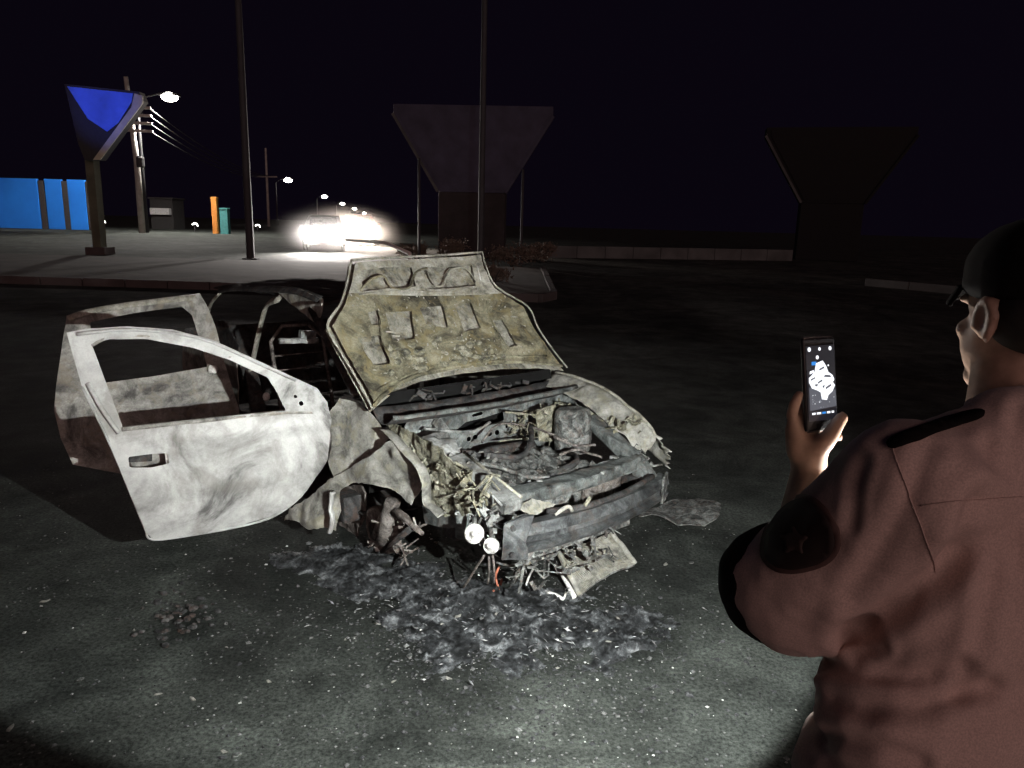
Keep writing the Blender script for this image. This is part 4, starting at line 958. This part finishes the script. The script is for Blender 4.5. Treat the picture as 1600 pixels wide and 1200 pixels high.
for k, (x, y) in enumerate(spots):
    p = atz(x, y, 0); o = bpy.data.objects.new('burnt_fragment', fm[k % 5]); col.objects.link(o)
    o.location = (p.x, p.y, .001 if not (650 < x < 1070 and 930 < y < 1045) else .03); o.rotation_euler = (0, 0, random.uniform(0, 6)); k0 = random.uniform(.35, .7); o.scale = (k0 * 1.3, k0 * .8, k0 * .6)
    tag(o, 'small pale burnt fragment lying on the asphalt', 'fragment', 'burnt fragments scattered on the asphalt')
# dark clinker patch on the left of the road
cl = []
rnd = random.Random(4)
b = MB()
for _ in range(90):
    p = atz(rnd.gauss(275, 26), rnd.gauss(965, 18), 0); s = rnd.uniform(.006, .02); q = MB().ball(V((p.x, p.y, s * .3)), (s, s * .8, s * .6), 4); b.add(q.v, q.f)
o = b.build('clinker', M['dark'], rough=(.006, 40)); tag(o, 'dark clinker crumbs on the road left of the wreck', kind='stuff')

# ================================================================== THE OFFICER
per = empty('person', (.72, .96, 0)); tag(per, 'person in brown uniform shirt seen from behind holding up a phone', 'person')
PO = V((.72, .96, 0)); PIv = Matrix.Translation(-PO)
def voxel(name, parts, vs, mat, parent, it=6, disp=None):
    mb = MB()
    for p in parts:
        if p[0] == 's': mb.add(*(lambda q: (q.v, q.f))(MB().ball(p[1], p[2], 9)))
        elif p[0] == 'c':
            a, b, ra, rb = V(p[1]), V(p[2]), p[3], p[4]; n = max(2, int((b - a).length / (min(ra, rb) * .35)) + 1)
            for k in range(n + 1):
                t = k / n; q = MB().ball(a.lerp(b, t), ra + (rb - ra) * t, 7); mb.add(q.v, q.f)
        elif p[0] == 'e':               # ellipsoid with its own axes
            q = MB().ball((0, 0, 0), p[2], 9); mb.add([V(p[1]) + p[3] @ v for v in q.v], q.f)
    me = bpy.data.meshes.new(name)
    me.from_pydata([tuple(v) for v in mb.v], [], mb.f); tmp = bpy.data.objects.new('tmp', me); col.objects.link(tmp)
    r = tmp.modifiers.new('r', 'REMESH'); r.mode = 'VOXEL'; r.voxel_size = vs
    sm = tmp.modifiers.new('s', 'SMOOTH'); sm.iterations = it; sm.factor = .5
    dg = bpy.context.evaluated_depsgraph_get(); dg.update(); m2 = bpy.data.meshes.new_from_object(tmp.evaluated_get(dg))
    bpy.data.objects.remove(tmp); m2.name = name
    if disp:
        ns = [v.normal.copy() for v in m2.vertices]
        for v, n in zip(m2.vertices, ns): v.co += n * disp(v.co)
    for v in m2.vertices: v.co -= PO
    o = link(name, m2, mat, parent); m2.polygons.foreach_set('use_smooth', [True] * len(m2.polygons)); return o
fdir = V((-.42, .91, 0)).normalized(); ldir = V((-fdir.y, fdir.x, 0))       # facing the wreck; his left is ours
TC = V((.675, .97, 0))
def B(l, f, z): return TC + ldir * l + fdir * f + V((0, 0, z))
shL = B(.185, -.01, 1.488); shR = B(-.185, -.01, 1.488)
RM = Matrix((ldir, fdir, V((0, 0, 1)))).transposed()
# phone frame
ph_c = at(1280, 600, 1.235)
ph_r = V((math.cos(R(26)), math.sin(R(26)), 0)); ph_u = (V((-.25, .10, 1)) - ph_r * ph_r.dot(V((-.25, .10, 1)))).normalized()
ph_n = ph_r.cross(ph_u)
if ph_n.dot(EYE - ph_c) < 0: ph_n = -ph_n
def H(r, u, n): return ph_c + ph_r * r + ph_u * u + ph_n * n
wrist = H(-.030, -.165, -.005)
elbow = at(1250, 910, 1.00)
hd = at(1604, 500, 1.04); hd.z = 1.682
body = [('e', B(0, .0, 1.30), (.19, .115, .24), RM), ('e', B(0, .0, 1.05), (.17, .115, .2), RM), ('e', B(0, 0, .93), (.175, .12, .12), RM),
        ('c', B(0, -.01, 1.45), hd - V((0, 0, .06)), .062, .060), ('c', shL, shR, .07, .07),
        ('c', shL, elbow, .060, .048), ('c', elbow, elbow.lerp(wrist, .35), .046, .048), ('c', elbow.lerp(wrist, .35), wrist, .047, .033),
        ('c', shR, B(-.27, -.01, 1.2), .06, .048)]
# head facing his phone: jaw, brow, nose, ear
hf = (ph_c - hd); hf.z = 0; hf = V((-.10, .99, 0)).normalized(); hl = V((-hf.y, hf.x, 0)); HM = Matrix((hl, hf, V((0, 0, 1)))).transposed()
def HH(l, f, z): return hd + hl * l + hf * f + V((0, 0, z))
body += [('e', HH(0, -.01, .035), (.074, .092, .085), HM), ('e', HH(0, .018, -.03), (.062, .074, .075), HM), ('e', HH(0, .035, -.085), (.045, .048, .026), HM),
         ('c', HH(0, .09, .01), HH(0, .108, -.028), .010, .014), ('e', HH(0, .078, .028), (.05, .016, .012), HM), ('e', HH(0, .085, -.055), (.024, .012, .009), HM),
         ('e', HH(.036, .055, -.016), (.024, .022, .018), HM), ('e', HH(-.036, .055, -.016), (.024, .022, .018), HM)]
for s in (1, -1):
    for k in range(9):
        t = k / 8 * 4.4 - .9; body.append(('s', HH(s * .079, -.018 - .016 * math.cos(t), .005 + .028 * math.sin(t)), (.0075, .0075, .0075)))
    body.append(('e', HH(s * .073, -.015, -.0), (.008, .014, .024), HM))
# left hand round the phone
palm = [('c', wrist, H(-.028, -.128, -.004), .030, .031), ('c', H(-.030, -.120, -.010), H(-.030, -.085, -.022), .028, .020), ('c', H(-.010, -.118, -.010), H(.000, -.085, -.022), .026, .018),
        ('c', H(-.045, -.110, -.012), H(-.046, -.075, -.016), .020, .016)]
th = [H(-.024, -.118, .006), H(-.012, -.094, .022), H(.012, -.072, .021), H(.034, -.060, .015)]
idx = [H(-.044, -.080, -.016), H(-.052, -.050, -.014), H(-.053, -.030, -.006), H(-.048, -.014, .001)]
mid_ = [H(-.030, -.070, -.022), H(-.014, -.035, -.022), H(.016, -.022, -.020), H(.030, -.020, -.014)]
rng_ = [H(-.016, -.078, -.024), H(.004, -.055, -.023), H(.026, -.046, -.019), H(.034, -.044, -.012)]
pnk = [H(-.006, -.104, -.018), H(.014, -.098, -.014), H(.030, -.096, -.006), H(.041, -.095, .002)]
body += palm
for ch, rr in ((th, (.016, .0145, .012, .0105)), (idx, (.0105, .010, .009, .0082)), (mid_, (.011, .0105, .0095, .0085)), (rng_, (.0105, .010, .009, .008)), (pnk, (.010, .0092, .0085, .0078))):
    for k in range(3): body.append(('c', ch[k], ch[k + 1], rr[k] * 1.08, rr[k + 1] * 1.08))
# right hand round the torch
tdir = (TORCH_AIM - TORCH).normalized(); rh = TORCH - tdir * .10
rw = rh - tdir * .06 + V((.03, -.02, -.05)); body += [('c', B(-.27, -.01, 1.2), rw, .045, .028), ('c', rw, rh + V((.012, -.01, -.03)), .027, .024)]
tu = tdir.orthogonal().normalized(); tw = tdir.cross(tu)
for k in range(4):
    c = rh + tdir * (.02 * k - .03)
    q = [c + (tu * math.cos(a) + tw * math.sin(a)) * .028 for a in (0.2, 1.3, 2.4, 3.4)]
    for i in range(3): body.append(('c', q[i], q[i + 1], .0095, .009))
q = [rh + (tu * math.cos(a) + tw * math.sin(a)) * .029 + tdir * f for a, f in ((-.4, -.04), (-.9, -.01), (-1.4, .02))]
for i in range(2): body.append(('c', q[i], q[i + 1], .012, .010))
for s in (1, -1):
    body += [('c', B(.09 * s, 0, .92), B(.11 * s, .01, .48), .085, .058), ('c', B(.11 * s, .01, .48), B(.12 * s, -.01, .09), .056, .038), ('c', B(.12 * s, -.02, .05), B(.13 * s, .15, .035), .036, .03)]
voxel('body', body, .0058, M['skin'], per, 3)
# uniform shirt
def shirt_mat():
    m, nt, bs = newmat('uniform_shirt')
    w = noise_node(nt, 420, 2, .5); b = noise_node(nt, 6, 4, .55)
    c = ramp(nt, b.outputs[0], [(.3, (.56, .42, .375)), (.7, (.66, .51, .455))]).outputs[0]
    c = mix(nt, .5, c, ramp(nt, w.outputs[0], [(.35, .6), (.65, 1.15)]).outputs[0], 'MULTIPLY')
    nt.links.new(c, bs.inputs['Base Color']); bs.inputs['Roughness'].default_value = .9; bs.inputs['Sheen Weight'].default_value = .1
    bump(nt, bs, w.outputs[0], .3, .001); return m
M['shirt'] = shirt_mat()
FOLDS = [([(1528, 785), (1508, 845), (1470, 900), (1410, 945), (1330, 985)], 20, .030), ([(1290, 1035), (1340, 1050), (1420, 1062), (1500, 1040)], 14, .016), ([(1355, 985), (1380, 1010), (1340, 1030)], 9, .012),
         ([(1300, 1090), (1360, 1105), (1450, 1100), (1540, 1070)], 16, .016), ([(1450, 700), (1420, 780), (1380, 850), (1330, 930)], 16, .009), ([(1545, 700), (1560, 800), (1545, 900), (1530, 1000), (1500, 1080)], 14, .010), ([(1350, 720), (1335, 760), (1330, 820)], 10, .008), ([(1290, 1150), (1370, 1160), (1440, 1190)], 12, .012), ([(1590, 640), (1575, 760), (1590, 880)], 12, .008)]
def to_px(p):
    d = p - EYE; z = d.dot(FW); return 800 + F * d.dot(RT) / z, 600 - F * d.dot(UP) / z
def seg_dist(x, y, pts):
    best = 1e9
    for (x1, y1), (x2, y2) in zip(pts, pts[1:]):
        dx, dy = x2 - x1, y2 - y1; t = max(0, min(1, ((x - x1) * dx + (y - y1) * dy) / (dx * dx + dy * dy))); best = min(best, math.hypot(x - x1 - t * dx, y - y1 - t * dy))
    return best
def folds(p):
    d = folds0(p)
    if (p - TC).dot(fdir) < .08:        # creases pressed into the back of the shirt
        x, y = to_px(p)
        for pts, w, dep in FOLDS:
            q = seg_dist(x, y, pts); d += dep * .55 * (-math.exp(-(q / w) ** 2) + .45 * math.exp(-((q - 2.1 * w) / (w * .9)) ** 2))
    return d
def folds0(p):
    q = p - TC; l, f, z = q.dot(ldir), q.dot(fdir), p.z
    d = .006 * fb((p.x, p.y, z * .6), 6, 3, 2) + .002 * fb(p, 16, 3, 7)
    d += .004 * math.sin((z * 1.0 + l * .9) * 34 + 3 * fb(p, 4, 2, 5)) * max(0, min(1, (1.28 - z) / .12)) * max(0, fb(p, 3.1, 2, 11) + .45)
    d += .003 * math.sin((l * 1.2 - z * .55) * 30 + 2 * fb(p, 5, 2, 6)) * max(0, min(1, (z - 1.22) / .1)) * max(0, fb(p, 2.6, 2, 13) + .35)
    return d
slv = shL.lerp(elbow, 1.04); sout = (elbow - shL).normalized()
shirt = [('e', B(0, -.005, 1.34), (.215, .135, .22), RM), ('e', B(.02, .0, 1.14), (.225, .15, .17), RM), ('e', B(.02, .0, 1.02), (.25, .17, .09), RM), ('e', B(.02, .0, .93), (.21, .16, .08), RM),
         ('c', shL, shR, .085, .085), ('c', B(.10, -.02, 1.512), B(-.10, -.02, 1.512), .072, .072), ('c', B(.05, -.03, 1.56), B(-.05, -.03, 1.56), .056, .056),
         ('c', shL, shL.lerp(slv, .5), .088, .092), ('c', shL.lerp(slv, .5), slv, .092, .098),
         ('c', shR, B(-.27, -.01, 1.2), .08, .085)]
sh = voxel('shirt', shirt, .0068, M['shirt'], per, 9, folds)
# black band at the sleeve end, and the collar
cf = voxel('sleeve_band', [('c', slv + sout * .008 + V((-.010, .02, -.004)), slv + sout * .016 + V((-.012, .02, -.004)), .094, .088)], .009, M['black'], per, 5, lambda p: .004 * fb(p, 9))
voxel('collar', [('c', B(.055, -.06, 1.585), B(-.055, -.06, 1.585), .02, .02), ('c', B(.055, -.06, 1.585), B(.072, .0, 1.58), .02, .018), ('c', B(-.055, -.06, 1.585), B(-.072, .0, 1.58), .02, .018)], .008, M['shirt'], per, 4)
voxel('trousers', [('e', B(0, 0, .93), (.20, .15, .14), RM)] + [('c', B(.10 * s, 0, .88), B(.115 * s, .01, .48), .105, .085) for s in (1, -1)] + [('c', B(.115 * s, .01, .48), B(.125 * s, -.01, .10), .083, .068) for s in (1, -1)], .016, M['black'], per, 6)
voxel('shoes', [('c', B(.125 * s, -.03, .05), B(.14 * s, .17, .04), .05, .042) for s in (1, -1)], .012, M['black'], per, 4)
# cap
cap = voxel('cap', [('e', HH(0, -.012, .075), (.088, .105, .075), HM), ('e', HH(0, -.01, .05), (.087, .104, .03), HM)], .008, M['black'], per, 5)
mb = MB(); 
def brim(i, j):
    a = (i - .5) * 2.3; r = .10 + .07 * j * math.cos(a * .75); return HH(math.sin(a) * (.085 + .012 * j), math.cos(a) * .098 + .012 * j * math.cos(a), .048 - .018 * j - .02 * abs(i - .5) * j) - PO
mb.grid(brim, 16, 5).build('peak', M['black'], cap, smooth=True, thick=.005)
# hair at the back of the head
voxel('hair', [('e', HH(0, -.03, .02), (.077, .080, .065), HM)], .008, plain('dark_hair', (.012, .010, .009), .8, 0, .4, 80), per, 3)
# patch and shoulder strap laid on the shirt surface
bvh = BVHTree.FromObject(sh, bpy.context.evaluated_depsgraph_get())
def on_shirt(x, y, n):
    r = bvh.ray_cast(EYE - PO, ray(x, y).normalized()); 
    return None if r[0] is None else (r[0] + r[1] * n)
def decal(name, poly, n, mat, parent, step=9):
    pts = []; poly = resample(chaikin(poly, 2), step); edges = [(i, (i + 1) % len(poly)) for i in range(len(poly))]; pts = list(poly)
    x0 = min(p[0] for p in poly); x1 = max(p[0] for p in poly); y0 = min(p[1] for p in poly); y1 = max(p[1] for p in poly); y = y0
    while y < y1:
        x = x0
        while x < x1:
            if inside((x, y), poly) and all(abs(x - q[0]) + abs(y - q[1]) > step * .7 for q in poly): pts.append((x, y))
            x += step
        y += step
    vc, ec, fc = delaunay_2d_cdt([V(p) for p in pts], edges, [], 0, 1e-6)[:3]
    w = [on_shirt(v[0], v[1], n) for v in vc]; fs = [t for t in fc if inside((sum(vc[i][0] for i in t) / 3, sum(vc[i][1] for i in t) / 3), poly) and all(w[i] is not None for i in t)]
    if not fs: return None
    mb = MB(); mb.add([p or V((0, 0, 0)) for p in w], fs)
    me = bpy.data.meshes.new(name); bm = bmesh.new(); vv = [bm.verts.new(p) for p in mb.v]
    for t in fs:
        try: bm.faces.new([vv[i] for i in t])
        except ValueError: pass
    bmesh.ops.delete(bm, geom=[v for v in bm.verts if not v.link_faces], context='VERTS')
    bmesh.ops.recalc_face_normals(bm, faces=bm.faces); bmesh.ops.solidify(bm, geom=bm.faces[:], thickness=.002)
    bm.to_mesh(me); bm.free(); o = link(name, me, mat, parent); me.polygons.foreach_set('use_smooth', [True] * len(me.polygons)); return o
pat = [(1252, 772), (1280, 778), (1308, 812), (1318, 850), (1304, 878), (1270, 892), (1234, 898), (1204, 890), (1188, 868), (1196, 826), (1222, 790)]
pc = (1254, 838)
patch = decal('sleeve_patch', pat, .004, plain('patch_edge', (.10, .062, .055), .8), per)
if patch:
    decal('patch_field', [(pc[0] + (x - pc[0]) * .88, pc[1] + (y - pc[1]) * .88) for x, y in pat], .0062, plain('patch_field', (.022, .014, .013), .8), patch)
    star = [(1246 + (26 if k % 2 == 0 else 12) * math.sin(k * math.pi / 5), 846 - (26 if k % 2 == 0 else 12) * math.cos(k * math.pi / 5)) for k in range(10)]
    decal('patch_emblem', star, .0082, plain('patch_emblem', (.050, .034, .030), .8), patch, 6)
def seam(name, pts):
    w = [on_shirt(x, y, .0015) for x, y in pts]; w = [p for p in w if p is not None]
    if len(w) > 2: MB().tube(w, .0008, 5).build(name, M['shirt'], sh, smooth=True)
def line_px(pts, n=40):
    out = []
    for (x1, y1), (x2, y2) in zip(pts, pts[1:]): out += [(x1 + (x2 - x1) * k / n, y1 + (y2 - y1) * k / n) for k in range(n)]
    return out
seam('shoulder_seam', line_px([(1395, 700), (1405, 730), (1420, 772), (1440, 822), (1454, 862), (1462, 895)]))
seam('yoke_seam', line_px([(1440, 790), (1500, 782), (1560, 778), (1598, 776)]))
decal('shoulder_strap', [(1384, 690), (1440, 668), (1500, 650), (1536, 642), (1540, 656), (1500, 668), (1440, 688), (1392, 708)], .006, M['black'], per)

# ---- phone in his left hand
phone = empty('mobile_phone', ph_c); tag(phone, 'lit mobile phone held upright showing the wreck on its screen', 'phone')
PM = Matrix((ph_r, ph_u, ph_n)).transposed()
def pbox(nm, w, h, d, n, mat, parent, bev=.003):
    m = MB(); m.box((0, 0, 0), (w, h, d)); m.v = [PM @ (v + V((0, 0, n))) for v in m.v]; return m.build(nm, mat, parent, bevel=bev)
shell = pbox('shell', .074, .158, .008, 0, plain('phone_shell', (.02, .02, .022), .25), phone)
fr = MB()
for s in (-1, 1): fr.beam(PM @ V((-.033, s * .0792, 0)), PM @ V((.033, s * .0792, 0)), .0012, .005)
fr.build('metal_trim', plain('phone_trim', (.6, .6, .62), .25, .9), shell)
def glow(nm, c, e): return plain(nm, (.01, .01, .01), .3, 0, .0, 5, 0, c, e)
def spoly(nm, poly, n, mat):
    m = MB(); m.add([PM @ V((a, b, n)) for a, b in poly], [tuple(range(len(poly)))]); return m.build(nm, mat, shell)
def scr(x, y): return ((x - 0) * 1.0, (y - 0) * 1.0)
spoly('screen', [(-.0335, -.062), (.0335, -.062), (.0335, .066), (-.0335, .066)], .0052, glow('screen_dim', (.32, .31, .42), .045))
# the picture on the screen: the bright wreck on grey road, buttons above and below
sb2 = glow('screen_pale', (.6, .62, .7), .6); sg = glow('screen_white', (.93, .95, 1), 1.35); sm_ = glow('screen_grey', (.45, .47, .56), .26); sb = glow('screen_blue', (.05, .35, 1), .8)
spoly('picture_road', [(-.030, -.044), (.0325, -.040), (.032, -.012), (.01, -.006), (-.030, -.004)], .0056, sm_)
blob = [(-.012, .036), (.004, .040), (.012, .030), (.016, .020), (.026, .014), (.030, .006), (.026, .002), (.031, -.004), (.024, -.014), (.014, -.020), (.010, -.028), (-.002, -.026), (-.004, -.014), (-.012, -.010), (-.024, -.006), (-.030, .004), (-.030, .012), (-.024, .016), (-.016, .022)]
spoly('picture_car', blob, .0060, sg)
spoly('picture_window', [(-.028, .018), (-.017, .021), (-.018, .025), (-.027, .023)], .0060, sg)
spoly('picture_gap', [(.004, .012), (.022, .010), (.020, .014), (.008, .0155)], .0064, sm_)
spoly('picture_gap', [(.008, -.010), (.022, -.004), (.020, -.001), (.008, -.006)], .0064, sm_)
rnd = random.Random(12)
for _ in range(26):
    x, y, r = rnd.uniform(-.026, .028), rnd.uniform(-.040, -.016), rnd.uniform(.0006, .0018)
    spoly('picture_speck', [(x - r, y), (x, y - r * .6), (x + r * 1.2, y), (x, y + r * .7)], .0061, sg if rnd.random() < .4 else sb2)
for pts in ([(-.026, .010), (-.016, .013), (-.015, .011), (-.026, .007)], [(-.006, .026), (.006, .030), (.007, .027), (-.005, .023)], [(-.010, .004), (.000, .008), (.001, .005), (-.010, .001)], [(.000, -.004), (.006, -.001), (.004, -.008)], [(-.020, .000), (-.010, .001), (-.012, -.004)]):
    spoly('picture_gap', pts, .0064, sm_)
for x, y, r in ((-.026, .060, .0040), (-.002, .060, .0032), (.023, .060, .0038), (-.008, .046, .0036), (.017, .031, .0018)):
    spoly('screen_icon', [(x + r * math.cos(t), y + r * math.sin(t)) for t in [k * .785 for k in range(8)]], .0058, sg)
spoly('screen_icon', [(-.022, .033), (-.011, .033), (-.011, .039), (-.022, .039)], .0058, sb)
for x, w, mt in ((-.022, .008, sg), (-.010, .010, sg), (.002, .009, sb), (.013, .008, sg), (.023, .006, sg)):
    spoly('screen_caption', [(x - w / 2, -.051), (x + w / 2, -.051), (x + w / 2, -.0475), (x - w / 2, -.0475)], .0058, mt)

# ---- torch in his right hand, lighting the wreck
torch = empty('torch', TORCH - tdir * .1); tag(torch, 'black hand torch held against the officer\'s chest', 'torch')
MB().lathe(tdir * -.08, tdir, [(.016, 0), (.018, .01), (.018, .12), (.026, .15), (.028, .165), (.026, .168)], 18).build('barrel', plain('torch_black', (.02, .02, .02), .4, .5), torch, smooth=True)
MB().lathe(tdir * .089, tdir, [(.001, 0), (.022, .0), (.022, .002)], 16).build('lens', plain('torch_lens', (.9, .9, .9), .3, emit=(1, 1, .97), es=30), torch)
for nm, pw, an, bl in (('torch_spill', 640, 88, .12), ('torch_hot', 300, 62, 1.0)):
    spot(nm, TORCH, TORCH_AIM, pw, an, bl, (.96, 1.0, .965), .02)
l = bpy.data.lights.new('torch_glow', 'POINT'); l.energy = 14; l.shadow_soft_size = .02; l.color = (1, .97, .9)
lo = bpy.data.objects.new('torch_glow', l); col.objects.link(lo); lo.location = TORCH + tdir * .01
# blue beacon of an emergency vehicle standing out of sight on the left, sweeping the pylon
spot('beacon_blue', (-13.0, 6.0, 2.2), at(165, 165, 26), 10500, 9, .7, (.12, .2, 1.0), .1)
